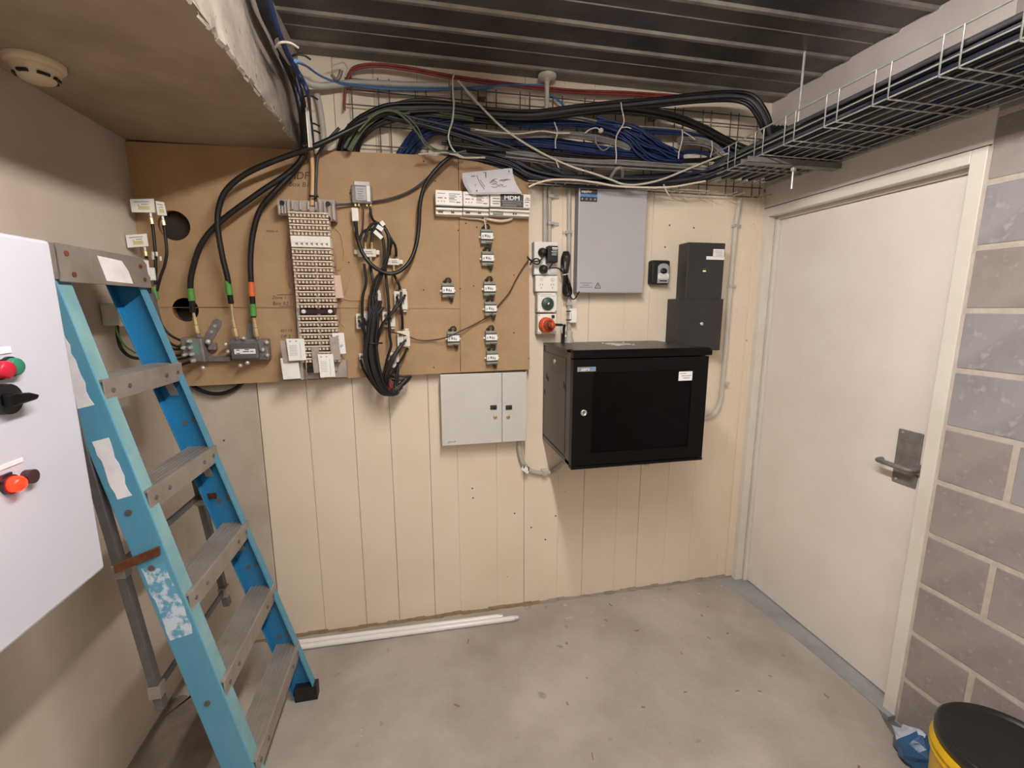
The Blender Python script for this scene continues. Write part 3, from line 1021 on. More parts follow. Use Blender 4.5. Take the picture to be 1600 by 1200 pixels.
def sockets(t, x0, x1, z0, z1, d):
    xm = (x0 + x1) / 2
    for sx in (-1, 1):
        cx_ = xm + sx * (x1 - x0) * .24
        zt_ = z1 - (z1 - z0) * .24
        B().box(cx_ - .009, cx_ + .009, -d - .003, -d, zt_ - .008, zt_ + .006).ob('rocker', 'offwhite', t, .002)
        pb = B()
        zc = z0 + (z1 - z0) * .36
        for dx, dz, an in ((-.006, .006, .5), (.006, .006, -.5), (0, -.009, 0)):
            v = Vector((math.sin(an), 0, math.cos(an)))
            c = Vector((cx_ + dx, -d - .0002, zc + dz))
            pb.beam(c - v * .004, c + v * .004, v.cross(Vector((0, 1, 0))) * .001, (0, .0006, 0))
        pb.ob('pin_slots', 'ink', t)


OD = .05
ou1, *g1 = outlet('double_power_outlet', 'topmost white double outlet carrying plugs and a black adaptor', 834.5, 378, 872.5, 429.5, OD)
sockets(ou1, *g1, OD)
ou2, *g2 = outlet('double_power_outlet', 'white double outlet with empty sockets below the plugged one', 836.5, 430.5, 872.5, 456, OD)
sockets(ou2, *g2, OD)
iso, *g3 = outlet('isolator_switch', 'white isolator box with round dark green rotary switch', 840, 457, 871, 488.5, .058)
q = YP(855.5, 474.5, -.06)
kn = B().lathe([(.030, 0), (.030, .006), (.026, .010), (0, .010)], q, (0, -1, 0), 28).ob('rotary_switch', 'green_sw', iso)
B().beam(q + Vector((-.014, -.014, -.013)), q + Vector((.014, -.014, .013)), (.003, 0, -.003), (0, .004, 0)).ob('switch_bar', 'charcoal', kn)
B().beam(q + Vector((-.003, -.019, -.003)), q + Vector((.003, -.019, .004)), (.002, 0, -.002), (0, .0005, 0)).ob('pointer', 'white', kn)
scr = B()
for px, py in ((842, 459.5), (868.5, 459), (842.5, 486.5), (868.5, 486), (842.5, 492.5), (842.5, 519.5), (868, 519)):
    q = YP(px, py, -.058)
    scr.cyl(q, q + Vector((0, -.002, 0)), .0028, 8)
scr.ob('screw', 'ink_m', iso)
pr = B()
for px0, px1, py in ((845, 862, 459.5), (843.5, 867, 462.5)):
    q0, q1 = YP(px0, py, -.0583), YP(px1, py, -.0583)
    pr.box(q0.x, q1.x, -.0584, -.058, q0.z - .0012, q0.z + .0012)
pr.ob('print', 'ink_l', iso)
ous, *g4 = outlet('industrial_power_outlet', 'white weatherproof outlet box holding the orange round plug', 840, 490, 870, 522.5, .058)
q = YP(852.5, 507.5, -.058)
pl = thing('orange_plug', q, 'orange round industrial plug pushed into the lowest outlet', 'plug')
B().lathe([(.036, 0), (.036, .010), (.031, .013), (.031, .017), (.035, .020), (.035, .030), (.027, .033), (.0, .033)], q, (.10, -1, -.02), 28).ob('plug_body', 'orange', pl)
B().lathe([(.024, .033), (.024, .040), (.018, .041), (0, .041)], q, (.10, -1, -.02), 24).ob('inner_ring', 'brown_p', pl)
B().lathe([(.015, .04), (.015, .058), (.010, .064), (0, .064)], q + Vector((.008, 0, 0)), (.2, -1, -.02), 18).ob('grip', 'orange', pl)
B().box(q.x - .004, q.x + .012, q.y - .066, q.y - .045, q.z - .008, q.z + .008).ob('strain_relief', 'brown_p', pl, .003)
B().tube([q + Vector((.006, -.05, 0)), q + Vector((.03, -.052, .002)), q + Vector((.05, -.05, .001)), q + Vector((.07, -.04, -.0))], .006, 8).ob('plug_lead', 'black2', pl)
qs = YP(864, 494.5, -.06)
B().box(qs.x - .007, qs.x + .007, -.066, -.058, qs.z - .007, qs.z + .007).ob('toggle', 'black2', ous, .002)


def round_plug(px, py, label, lead):
    q = YP(px, py, -.052)
    t = thing('round_plug', q, label, 'plug')
    B().lathe([(.0205, 0), (.0205, .010), (.017, .016), (.015, .032), (.010, .036), (0, .036)], q, (0, -1, 0), 24).ob('plug_body', 'black2', t)
    B().tube(lead, .0032, 8).ob('plug_lead', 'black2', t)
    return t


q = YP(847, 394.5, -.06)
round_plug(847, 394.5, 'upper black round plug in the topmost double outlet', [YP(848, 398, -.085), YP(846, 405, -.09), YP(840, 408, -.085), YP(833, 408, -.075), YP(829, 406, -.07), YP(826, 404, -.065)])
round_plug(848.5, 421, 'lower black round plug with its lead running to the coil', [YP(853, 421, -.085), YP(860, 419, -.09), YP(868, 418.5, -.085), YP(874, 420, -.075), YP(877, 424, -.07)])
x0, x1, z0, z1 = plate(856, 384, 872.5, 410, .095)
ad = thing('power_adaptor', ((x0 + x1) / 2, -.075, z0), 'black plug pack adaptor with white print in the topmost outlet', 'adaptor')
B().box(x0, x1, -.095, -.05, z0, z1).ob('adaptor_body', 'black2', ad, .005)
pr = B()
for k, (u, v_) in enumerate(((.40, .95), (.45, .9), (.35, .92), (.4, .88), (.35, .85))):
    z = z1 - (z1 - z0) * (.14 + .1 * k)
    pr.box(x0 + (x1 - x0) * u, x0 + (x1 - x0) * v_, -.0956, -.095, z - (.0028 if k == 0 else .001), z + (.0028 if k == 0 else .001))
pr.ob('print', 'paper', ad)
B().tube([YP(863, 410, -.07), YP(861, 415, -.07), YP(858, 418, -.075)], .003, 6).ob('adaptor_lead', 'black2', ad)
cable('tie_knot_cable', 'knotted black twist of lead left of the topmost outlet', 'cable', [YP(824, 401, -.055), YP(829, 407, -.065), YP(834, 411, -.07), YP(840, 413, -.075), YP(844, 408, -.08), YP(838, 404, -.075), YP(831, 408, -.065), YP(828, 414, -.06)], .0035, 'black', n=6)

# coiled lead
cl = thing('coiled_lead', YP(882, 440, -.03), 'black power lead coiled and tied beside the outlets', 'cable')
cb_ = B()
for k in range(7):
    o = (k - 3) * .9
    cb_.tube([YP(882 + o, 394 + k % 3, -.02), YP(877.5 + o * .6, 405, -.03 - .004 * k), YP(877.5 + o * .6, 420, -.035), YP(881 + o * .4, 430, -.04 - .003 * k), YP(880 + o * .7, 446, -.04), YP(881 + o, 458, -.03), YP(886 + o, 462, -.03), YP(889 + o * .8, 455, -.03), YP(886 + o * .6, 442, -.035 - .004 * k), YP(882.5 + o * .4, 429, -.03), YP(885 + o * .6, 415, -.03), YP(886.5 + o * .6, 402, -.03), YP(883 + o, 394, -.02)], .0042, 6, 0, 5)
cb_.ob('coil_loops', 'black', cl)
B().tube([YP(876, 430, -.03), YP(881, 429.5, -.062), YP(886, 428.5, -.03)], .0028, 6).ob('white_tie', 'white', cl)
B().tube([YP(887, 459, -.03), YP(892, 467, -.03), YP(897, 466, -.03), YP(901, 459, -.04), YP(903, 456, -.05)], .0032, 6).ob('lead_end', 'black', cl)
cl.location.y -= .018

# conduits
def pipe(name, label, pts, r, mt='conduit', saddles=(), n=12, cat='conduit', grp=None):
    t = thing(name, pts[0], label, cat, grp)
    B().tube(pts, r, n, 0, 8).ob('pipe', mt, t)
    for px, py, sgn in saddles:
        q = YP(px, py, -.012)
        s = B()
        s.box(q.x - .014, q.x + .014, -.030, -.001, q.z - .007, q.z + .007)
        s.box(q.x + sgn * .012 - .010, q.x + sgn * .012 + .022 * sgn + .01, -.006, -.0005, q.z - .008, q.z + .008)
        s.cyl((q.x + sgn * .022, -.006, q.z), (q.x + sgn * .022, -.010, q.z), .005, 10)
        s.ob('saddle', 'steel', t, .002)
    return t


pipe('conduit', 'left of two grey conduits dropping to the topmost outlet', [YP(851, 286, -.014), YP(851, 380, -.014)], .0105)
pipe('conduit', 'right of two grey conduits dropping to the topmost outlet', [YP(858.5, 286, -.014), YP(858.5, 380, -.014)], .0095, saddles=((860, 307, 1), (860, 349.5, 1)))
c2 = pipe('conduit', 'long grey conduit running down beside the grey enclosure to the rack', [YP(889.5, 290, -.016), YP(889, 400, -.016), YP(889, 538, -.016)], .0108, saddles=((888, 363, -1), (888.5, 475, -1)))
q = YP(889, 531, -.016)
B().lathe([(.014, .045), (.017, .04), (.017, .012), (.024, .0), (.024, -.02)], q, (0, 0, 1), 16).ob('gland', 'conduit', c2)
tg = thing('cable_tag', YP(895, 493, -.04), 'white printed tag strapped to the conduit above the rack', 'tag')
a, b = YP(889.5, 504, -.04), YP(901, 482, -.04)
B().box(a.x, b.x, -.042, -.040, a.z, b.z).ob('tag_card', 'paper', tg)
B().box(a.x + .008, a.x + .0095, -.0425, -.042, a.z + .012, b.z - .02).ob('print', 'ink_m', tg)
st = B()
for py in (486.5, 500):
    st.tube([YP(885, py, -.028), YP(888, py, -.044), YP(892, py - .5, -.044)], .003, 6)
st.ob('strap', 'black2', tg)
cable('black_cable', 'short black cable dropping behind the rack beside the grey conduit', 'cable', [YP(882, 507, -.05), YP(880.5, 514, -.045), YP(880, 525, -.035), YP(879, 538, -.03)], .009, 'black')
cable('white_cable', 'short white lead hanging left of the conduit above the rack', 'cable', [YP(879, 506, -.05), YP(878, 514, -.045), YP(880, 522, -.04), YP(884, 526, -.035)], .005, 'white')
pipe('conduit', 'cream conduit down the right end of the wall curving behind the rack',
     [YP(1157.5, 296, -.016), YP(1154.5, 320, -.016), YP(1149.5, 355, -.016), YP(1141, 450, -.016), YP(1135, 530, -.016), YP(1129, 600, -.016), YP(1126, 625, -.016), YP(1119, 643, -.016), YP(1107, 652, -.016), YP(1090, 655, -.016)], .0125, 'conduit_c', ((1148, 353, 1), (1141, 447.5, 1), (1130.5, 599, 1)))
fc = pipe('flexible_conduit', 'grey flexible conduit looping from the key cabinet to the rack',
          [YP(811, 685, -.03), YP(811.5, 700, -.03), YP(815, 718, -.028), YP(823, 731, -.024), YP(836, 738, -.02), YP(855, 739, -.018), YP(868, 734, -.02), YP(880, 722, -.03)], .0115, saddles=())
q = YP(850, 738, -.02)
s = B()
s.box(q.x - .012, q.x + .012, -.036, -.004, q.z - .014, q.z + .016)
s.cyl((q.x, -.006, q.z - .022), (q.x, -.012, q.z - .022), .006, 10)
s.box(q.x - .009, q.x + .009, -.006, 0, q.z - .032, q.z)
s.ob('saddle', 'steel', fc, .003)
q = YP(820.5, 733.5, -.045)
tg = thing('cable_tag', q, 'white tilted tag tied to the conduit below key cabinet', 'tag')
B().prism([q + Vector((-.022, 0, .002)), q + Vector((-.008, 0, .022)), q + Vector((.026, 0, -.004)), q + Vector((.012, 0, -.024))], (0, -.0015, 0)).ob('tag_card', 'paper', tg)
st = B()
for dx, dz in ((-.006, .016), (.018, 0)):
    st.tube([q + Vector((dx - .001, -.002, dz - .006)), q + Vector((dx, -.006, dz)), q + Vector((dx + .002, .012, dz + .006))], .003, 6)
st.ob('strap', 'black2', tg)

# fluorescent tubes lying on the floor along the wall
for k, (q0, q1, lb) in enumerate((((452, 1006), (787, 962.5), 'white fluorescent tube on the floor nearer the wall'), ((455, 1013), (811, 965), 'white fluorescent tube on the floor further from the wall'))):
    a, b = ZP(*q0, .013), ZP(*q1, .013)
    t = thing('fluorescent_tube', (a + b) / 2 - Vector((0, 0, .013)), lb, 'light tube')
    d = (b - a).normalized()
    B().cyl(a + d * .02, b - d * .02, .013, 18).ob('glass_tube', 'tube_w', t)
    for e, s in ((a, 1), (b, -1)):
        c = B()
        c.cyl(e + d * s * .006, e + d * s * .026, .0132, 18)
        for oz in (-.005, .005):
            c.cyl(e + Vector((0, 0, oz)) - d * s * .004, e + Vector((0, 0, oz)) + d * s * .008, .0012, 6)
        c.ob('end_cap', 'steel', t)

# yellow drum with black lid and a blue bag
dc = Vector((2.655, -1.375, -.02))
dm = thing('drum', dc, 'yellow drum with a black lid beside the block wall', 'drum')
DR, DH = .140, .366
KS = 1.065
B().lathe([(r * KS, h) for r, h in [(.130, 0), (.134, .01), (.147, DH - .085), (.1475, DH - .075), (.1535, DH - .069), (.1535, DH - .062), (.149, DH - .058), (.149, DH - .052), (.1545, DH - .048), (.1545, DH - .040), (.149, DH - .034), (.149, DH - .024), (.137, DH - .022), (.137, DH)]], dc, (0, 0, 1), 48).ob('drum_body', 'tank_y', dm)
B().lathe([(r * KS, h) for r, h in [(.138, DH - .022), (.148, DH - .022), (.150, DH - .004), (.149, DH + .010), (.145, DH + .014), (.138, DH + .013), (.134, DH + .004), (.128, DH + .002), (0, DH + .003)]], dc, (0, 0, 1), 48).ob('lid', 'lid_b', dm)
bc = ZP(1434, 1172, .055)
bg = thing('plastic_bag', (bc.x, bc.y, -.02), 'crumpled blue and white plastic bag wedged against the drum', 'bag')
bb = B()
rnd = random.Random(4)
n1, n2 = 14, 8
vs = []
for j in range(n2 + 1):
    f = j / n2
    for i in range(n1):
        an = 2 * PI * i / n1
        r = math.sin(PI * (.08 + .86 * f)) * (1 + rnd.uniform(-.16, .16))
        vs.append(bc + Vector((math.cos(an) * .055 * r, math.sin(an) * .08 * r, -.08 + .15 * f + rnd.uniform(-.006, .006))))
fs = [(j * n1 + i, j * n1 + (i + 1) % n1, (j + 1) * n1 + (i + 1) % n1, (j + 1) * n1 + i) for j in range(n2) for i in range(n1)]
for q in fs:
    bb.add([], [])
o0 = len(bb.v)
bb.v += vs
for q in fs:
    j = q[0] // n1
    bb.f.append(list(q))
    bb.mi.append(1 if j >= n2 - 3 and (q[0] % n1) < 6 else 0)
    bb.sm.append(False)
bb.f.append(list(range(n2 * n1, n2 * n1 + n1)))
bb.mi.append(1)
bb.sm.append(False)
bb.ob('film', ['bag_b', 'bag_w'], bg)

# ------------------------------------------------------------------ fibreboard with its equipment
MY = -.05
mb = thing('backboard', (.78, MY, 1.28), 'large brown fibreboard backboard across the upper wall', 'board')


def sheet(poly, holes, name='sheet'):
    """a flat board outline (x, z) with round holes, MY..MY+.018"""
    import bmesh
    bm = bmesh.new()
    loops = []
    for lp in [poly] + [[(hx + r * math.cos(2 * PI * i / 28), hz + r * math.sin(2 * PI * i / 28)) for i in range(28)] for hx, hz, r in holes]:
        vs = [bm.verts.new((x, MY, z)) for x, z in lp]
        es = [bm.edges.new((vs[i], vs[(i + 1) % len(vs)])) for i in range(len(vs))]
        loops.append((vs, es))
    bmesh.ops.triangle_fill(bm, use_beauty=True, use_dissolve=False, edges=[e for _, es in loops for e in es], normal=(0, -1, 0))
    b = B()
    bm.verts.index_update()
    bm.verts.ensure_lookup_table()
    V = [v.co.copy() for v in bm.verts]
    F = [[v.index for v in f.verts] for f in bm.faces]
    b.add(V, F, 0)
    b.add([v + Vector((0, .018, 0)) for v in V], [f[::-1] for f in F], 1)
    for vs, es in loops:
        k = len(vs)
        L = [v.co.copy() for v in vs]
        b.add(L + [v + Vector((0, .018, 0)) for v in L], [(i, (i + 1) % k, k + (i + 1) % k, k + i) for i in range(k)], 1)
    bm.free()
    return b.ob(name, ['mdf', 'mdf_edge'], mb)


def xz(px, py):
    p = YP(px, py, MY)
    return (p.x, p.z)


TL, T7, TR, BR, B7, BLm = xz(200, 221), xz(716, 244.6), xz(825.5, 250), xz(827.5, 577), xz(719.5, 582), xz(286, 604)
sl = (B7[1] - BLm[1]) / (B7[0] - BLm[0])
BL = (.001, BLm[1] - sl * BLm[0])
TL = (.001, TL[1])
g = .0012
h1, h2 = xz(272, 352.5), xz(290, 484)
sheet([TL, (T7[0] - g, T7[1]), (1.2525 - g, 1.5845), (.001, 1.594)], [(h1[0], h1[1], .057)])
sheet([(.001, 1.5925), (1.2525 - g, 1.5832), (B7[0] - g, B7[1]), BL], [(h2[0], h2[1], .048)])
sheet([(T7[0] + g, T7[1]), TR, BR, (B7[0] + g, B7[1])], [])
for hx, hz, r in ((h1[0], h1[1], .064), (h2[0], h2[1], .055)):
    B().cyl((hx, -.004, hz), (hx, -.001, hz), r, 28).ob('hole_shade', 'hole_shade', mb)  # dark disc behind each board hole: shade of the gap put in as colour
bt = B()
for x0, x1, z in ((.02, 1.5, 1.33), (.02, 1.5, 1.75), (.02, 1.5, 2.17)):
    bt.box(x0, x1, MY + .0182, -.001, z - .02, z + .02)
bt.ob('batten', 'mdf_edge', mb)['kind'] = 'stuff'
sc = B()
for px, py in [(662, 252), (820, 262), (728, 349), (680, 283), (817, 280), (826, 560), (678, 574), (716, 360), (745, 355), (740, 447), (719, 451), (662, 453), (545, 410), (803, 520), (803, 430), (612, 372), (547, 302), (345, 225), (690, 300)]:
    q = YP(px, py, MY)
    sc.cyl(q, q + Vector((0, -.0012, 0)), .0035, 8)
sc.ob('screw_hole', 'marker', mb, stuff=True)
for body, px, py, sz, rl in (('IDF', 470, 275, .040, -.05), ('Box B1', 467, 288.5, .027, 0), ('Zone 1', 436, 465, .019, 0), ('Box B2', 438, 474.5, .021, 0), ('401-16', 447, 516.5, .017, -.05), ('DP 3', 446, 526, .019, 0), ('MAIN A', 425, 361.5, .013, 0)):
    q = YP(px, py, MY - .0006)
    text(body, q, sz, 'marker', mb, roll=rl, shear=.2, name='handwriting')
ln = B()
for a, b in (((433, 461), (462, 460)), ((437, 479), (458, 479))):
    ln.beam(YP(*a, MY - .0004), YP(*b, MY - .0004), (0, .0003, 0), (0, 0, .0012))
ln.ob('pencil_line', 'marker', mb)

# ---- terminal frame
FY = -.118
kf = thing('terminal_frame', YP(485, 450, -.08), 'tall cream telephone terminal frame with many punch down rows on fibreboard', 'terminal frame')
b = B()
for l, r in (((458, 322), (474, 592)), ((490, 322), (505, 590))):
    b.beam(YP(*l, -.075), YP(*r, -.075), (.006, 0, 0), (0, .02, 0))
b.ob('mounting_rail', 'steel', kf)
B().quadslab([YP(453, 330, -.082), YP(499, 331, -.082), YP(517, 575, -.082), YP(475, 578, -.082)], (0, 1, 0), .003).ob('back_plate', 'brown_slot', kf)
RW, RP = .150, 9.55
xa0, xa1, yy0, yy1 = 450.5, 473.0, 334.0, 571.0


def row_mesh():
    r = B()
    r.box(-RW / 2, RW / 2, -.012, .03, -.0092, .0092)
    r.box(-RW / 2, RW / 2, -.021, -.012, .0035, .0092)
    for k in range(11):
        x = -RW / 2 + .004 + k * (RW - .008) / 10
        r.box(x - .0042, x + .0042, -.021, -.012, -.0092, .0000)
    return r


def row_dots():
    r = B()
    r.box(-RW / 2 + .003, RW / 2 - .003, -.0128, -.0118, -.0088, .0034)
    for k in range(10):
        x = -RW / 2 + .004 + (k + .5) * (RW - .008) / 10
        r.box(x - .0032, x + .0032, -.0222, -.0125, -.002, .0034)
    return r


n = 0
rows = []
yp = yy0
first = None
while yp < yy1:
    f = (yp - yy0) / (yy1 - yy0)
    q = YP(xa0 + (xa1 - xa0) * f, yp, FY)
    rows.append((q.x + RW / 2, q.z, yp))
    yp += RP
for i, (x, z, yp) in enumerate(rows):
    if i in (4, 5, 16):
        continue
    if first is None:
        ORG['origin'] = Vector((0, 0, 0))
        o = row_mesh().ob('terminal_block', 'cream_p', org=(0, 0, 0))
        ORG[o.name] = Vector((0, 0, 0))
        row_dots().ob('contact_slots', 'brown_slot', o, stuff=True)
        first = o
    else:
        o = copy_tree(first)
    o.parent = kf
    o.location = Vector((x, FY + .02, z)) - ORG[kf.name]
x, z, _ = rows[4]
o = B().box(x - RW / 2, x + RW / 2, FY - .006, FY + .05, z - .015, z + .010).ob('label_strip', 'white', kf, .002)
x, z, _ = rows[5]
b = B().box(x - RW / 2, x + RW / 2, FY - .004, FY + .05, z - .010, z + .012)
o = b.ob('arrow_block', 'white', kf, .002)
ar = B()
for k in range(7):
    xx = x - RW / 2 + .02 + k * .019
    ar.prism([(xx - .005, FY - .0045, z + .004), (xx + .006, FY - .0045, z + .008), (xx + .006, FY - .0045, z - .004)], (0, -.0008, 0))
ar.ob('arrow_print', 'ink_m', o, stuff=True)
x, z, _ = rows[16]
o = B().box(x - RW / 2 + .006, x + RW / 2 - .006, FY + .004, FY + .05, z - .010, z + .010).ob('earth_bar', 'maroon', kf, .001)
b = B()
for s in (-1, 1):
    b.lathe([(.0085, 0), (.0085, .008), (.003, .009), (0, .006)], (x + s * .052, FY + .004, z), (0, -1, 0), 16)
b.ob('white_screw', 'white', o, stuff=True)
# clear cable guides at the top and bottom of the frame
for px0, px1, py0, py1 in ((436, 452, 312, 336), (500, 523, 312, 345), (452, 500, 314, 329)):
    a, c = YP(px0, py1, -.10), YP(px1, py0, -.10)
    w_ = c.x - a.x
    b = B()
    b.box(a.x, c.x, -.100, -.094, a.z, c.z)
    for k in range(4):
        xx = a.x + w_ * (k + .5) / 4
        b.box(xx - .004, xx + .004, -.112, -.098, a.z + .004, c.z - .006)
    b.box(a.x, a.x + .005, -.112, -.052, a.z, c.z)
    b.box(c.x - .005, c.x, -.112, -.052, a.z, c.z)
    b.ob('cable_guide', 'clear_p', kf, .002)
b = B()
for px, py in ((441, 317), (513, 318.5), (513, 341)):
    q = YP(px, py, -.112)
    b.cyl(q, q + Vector((0, -.006, 0)), .009, 12)
b.ob('bolt_head', 'black2', kf, stuff=True)
b = B()
for px0, px1, py0, py1 in ((464, 474, 566, 590), (474, 498, 575, 592), (520, 541, 562, 590)):
    a, c = YP(px0, py1, -.075), YP(px1, py0, -.075)
    b.box(a.x, c.x, -.08, -.052, a.z, c.z)
    b.cyl(Vector(((a.x + c.x) / 2 - .012, -.08, (a.z + c.z) / 2)), Vector(((a.x + c.x) / 2 - .012, -.088, (a.z + c.z) / 2)), .009, 12)
b.ob('bottom_bracket', 'clear_p', kf, .002, stuff=True)
B().box(YP(479, 580, -.1).x, YP(493, 580, -.1).x, -.11, -.06, YP(485, 582, -.1).z, YP(485, 574, -.1).z).ob('dark_clip', 'black2', kf, .002)


def card(px0, py0, px1, py1, y, mt, prints=True, parent=None):
    a, c = YP(px0, py1, y), YP(px1, py0, y)
    o = B().quadslab([(a.x + .004, y, a.z), (c.x + .003, y, a.z + .002), (c.x - .001, y, c.z), (a.x, y, c.z)], (0, 1, 0), .0012).ob('record_card', mt, parent or kf)
    if prints:
        w_, h_ = c.x - a.x, c.z - a.z
        b = B()
        for u in (.16, .5):
            b.box(a.x + w_ * u, a.x + w_ * (u + .1), y - .0006, y, c.z - h_ * .14, c.z - h_ * .09)
        for k in range(7):
            z = c.z - h_ * (.32 + .07 * k)
            b.box(a.x + w_ * .14, a.x + w_ * .56, y - .0005, y, z - .0008, z + .0008)
        b.box(a.x + w_ * .74, a.x + w_ * .76, y - .0005, y, a.z + h_ * .1, c.z - h_ * .2)
        b.ob('print', 'ink_l', o)
    return o


card(441, 559, 466, 593, -.118, 'paper', False)
card(441, 532, 462, 568, -.120, 'clear_p', False)['label'] = 'cloudy clear card sleeve'
card(450, 529, 475, 564, -.135, 'paper')
card(517, 526, 529, 563, -.128, 'clear_p', False)['label'] = 'cloudy clear card sleeve'
o = card(521, 520, 537.5, 553.5, -.122, 'paper', False)
a, c = YP(521, 553, -.1228), YP(537, 520, -.1228)
sq = B()
for k in range(7):
    q = a + Vector((random.uniform(.012, .036), -.0005, random.uniform(.012, .075)))
    sq.tube([q, q + Vector((.003, 0, .007)), q + Vector((.006, 0, -.002)), q + Vector((.009, 0, .005))], .0008, 4, 0, 4)
sq.ob('print', 'ink_l', o)
card(499, 553, 520.5, 590, -.137, 'paper')
card(489, 543, 498, 583, -.128, 'clear_p', False)['label'] = 'cloudy clear card sleeve'
cable('jumper_tag_cord', 'thin cream cord hanging straight below the terminal frame', 'cord', [YP(478, 560, -.125), YP(479, 580, -.12), YP(480, 600, -.07)], .0018, 'cream_c', n=5)
# faded jumper wires at both sides of the rows
jw = B()
rnd = random.Random(11)
for k in range(34):
    sx = rnd.choice([1, 1, 1, -1])
    if sx > 0:
        a0, a1 = rnd.uniform(331, 480), rnd.uniform(380, 548)
        x0, x1 = 503 + (a0 - 331) * .07, 503 + (a1 - 331) * .07
        bl = rnd.uniform(2, 16)
        jw.tube([YP(x0, a0, -.10), YP(x0 + bl * .7, (a0 * 2 + a1) / 3, -.075), YP(x1 + bl, (a0 + 2 * a1) / 3, -.07), YP(x1 + 2, a1, -.10)], .0011, 4, 0, 5)
    else:
        a0, a1 = rnd.uniform(345, 450), rnd.uniform(420, 540)
        x0, x1 = 450 + (a0 - 331) * .09, 450 + (a1 - 331) * .09
        bl = rnd.uniform(1, 8)
        jw.tube([YP(x0, a0, -.09), YP(x0 - bl, (a0 * 2 + a1) / 3, -.075), YP(x1 - bl, (a0 + 2 * a1) / 3, -.075), YP(x1, a1, -.09)], .0011, 4, 0, 5)
jw.ob('jumper_wires', 'pink_c', kf, stuff=True)
jw = B()
for pts in ([(522, 354), (532, 366), (536, 385), (538, 400), (533, 418), (528, 421), (519, 408), (514, 390)], [(519, 362), (521, 395), (523, 418)], [(531, 470), (540, 455), (547, 436), (550, 425)], [(528, 497), (535, 506), (540, 512)], [(536, 466), (552, 469), (574, 467)]):
    jw.tube([YP(px, py, -.058) for px, py in pts], .0013, 4, 0, 6)
jw.ob('loose_jumper', 'cream_c', kf, stuff=True)
a, c = YP(522, 466, -.09), YP(534, 430, -.09)
tg = thing('cable_tag', YP(528, 448, -.09), 'faded pink tag hanging right of the terminal frame', 'tag')
B().quadslab([(a.x + .006, -.09, a.z), (c.x + .002, -.09, a.z + .002), (c.x - .006, -.09, c.z), (a.x, -.09, c.z - .002)], (0, 1, 0), .002).ob('tag_card', mat('faded pink card', 'd8bdb0', .7, col2='cfb2a4', scale=20), tg)

# ---- small silver amplifier box above the coaxial leads
a, c = YP(550, 317, -.085), YP(580, 290, -.085)
am = thing('signal_amplifier', ((a.x + c.x) / 2, -.06, a.z), 'small silver signal amplifier with label above the coaxial leads', 'amplifier')
B().box(a.x, c.x, -.085, -.052, a.z, c.z).ob('housing', 'zinc', am, .004)
B().box(a.x + .008, c.x - .008, -.062, -.050, c.z - .004, c.z + .022).ob('mounting_ear', 'steel', am, .003)
fp = B().box(a.x + .016, c.x - .022, -.0865, -.084, a.z + .012, c.z - .006).ob('printed_plate', 'greybox', am, .001)
B().box(c.x - .020, c.x - .006, -.088, -.084, a.z + .008, c.z - .002).ob('side_strip', 'white', am, .001)
pr = B()
for k in range(6):
    z = c.z - .016 - k * .009
    pr.box(a.x + .022 + .003 * (k % 2), c.x - .03 - .004 * (k % 3), -.087, -.0865, z - .0012, z + .0012)
pr.ob('print', 'ink_m', fp)
fc_ = B()
for px in (555, 560.5, 573, 579):
    q = YP(px, 317, -.07)
    fc_.cyl(q + Vector((0, 0, .004)), q + Vector((0, 0, -.014)), .0055, 10)
fc_.ob('connector', 'brass', am, stuff=True)
a, c = YP(550, 346, -.08), YP(560, 325, -.08)
wt = B()
wt.box(a.x, c.x, -.088, -.072, a.z, c.z)
tag(wt.ob('inline_filter', 'white', None, .005), 'white inline filter hanging under the silver amplifier', 'filter')
cable('brown_cable', 'thin dark lead running straight down from the silver amplifier', 'cable', [YP(567, 317, -.075), YP(568, 330, -.075), YP(567.5, 350, -.07), YP(566, 364, -.075)], .003, 'brown_c')

# ---- splitters
def splitter(px0, py0, px1, py1, y, label, ends, horizontal, grp='white splitters behind the coaxial leads'):
    a, c = YP(px0, py1, y), YP(px1, py0, y)
    t = thing('signal_splitter', ((a.x + c.x) / 2, y, a.z), label, 'splitter', grp)
    bb_ = B()
    bb_.box(a.x, c.x, y, y + .018, a.z, c.z)
    o = bb_.ob('housing', 'offwhite', t, .003)
    e = B()
    if horizontal:
        for s, x in ((-1, a.x), (1, c.x)):
            e.box(min(x, x + s * .014), max(x, x + s * .014), y + .008, y + .018, c.z - .022, c.z - .004)
    else:
        for s, z in ((-1, a.z), (1, c.z)):
            e.box(c.x - .02, c.x - .004, y + .008, y + .018, min(z, z + s * .010), max(z, z + s * .010))
    e.ob('mounting_ear', 'offwhite', t, .002, stuff=True)
    for (ex, ey, dx, dz, ln) in ends:
        q = YP(ex, ey, y + .006)
        d = Vector((dx, 0, dz))
        B().cyl(q - d * .002, q + d * ln, .0048, 10).ob('connector', 'brass', t)
    w_, h_ = c.x - a.x, c.z - a.z
    pr = B()
    if horizontal:
        for u0, u1, v in ((.4, .8, .62), (.15, .25, .5), (.38, .85, .38)):
            pr.box(a.x + w_ * u0, a.x + w_ * u1, y - .0006, y, a.z + h_ * v - .0016, a.z + h_ * v + .0016)
    else:
        for u, v0, v1 in ((.55, .25, .75), (.7, .3, .6)):
            pr.box(a.x + w_ * u - .002, a.x + w_ * u + .002, y - .0006, y, a.z + h_ * v0, a.z + h_ * v1)
    pr.ob('print', 'ink_m', o)
    if not horizontal:
        for v in (.22, .78):
            B().lathe([(.006, 0), (.006, .010), (.004, .011), (0, .011)], (a.x + w_ * .28, y, a.z + h_ * v), (0, -1, 0), 10).ob('port', 'zinc_d', t)
    return t


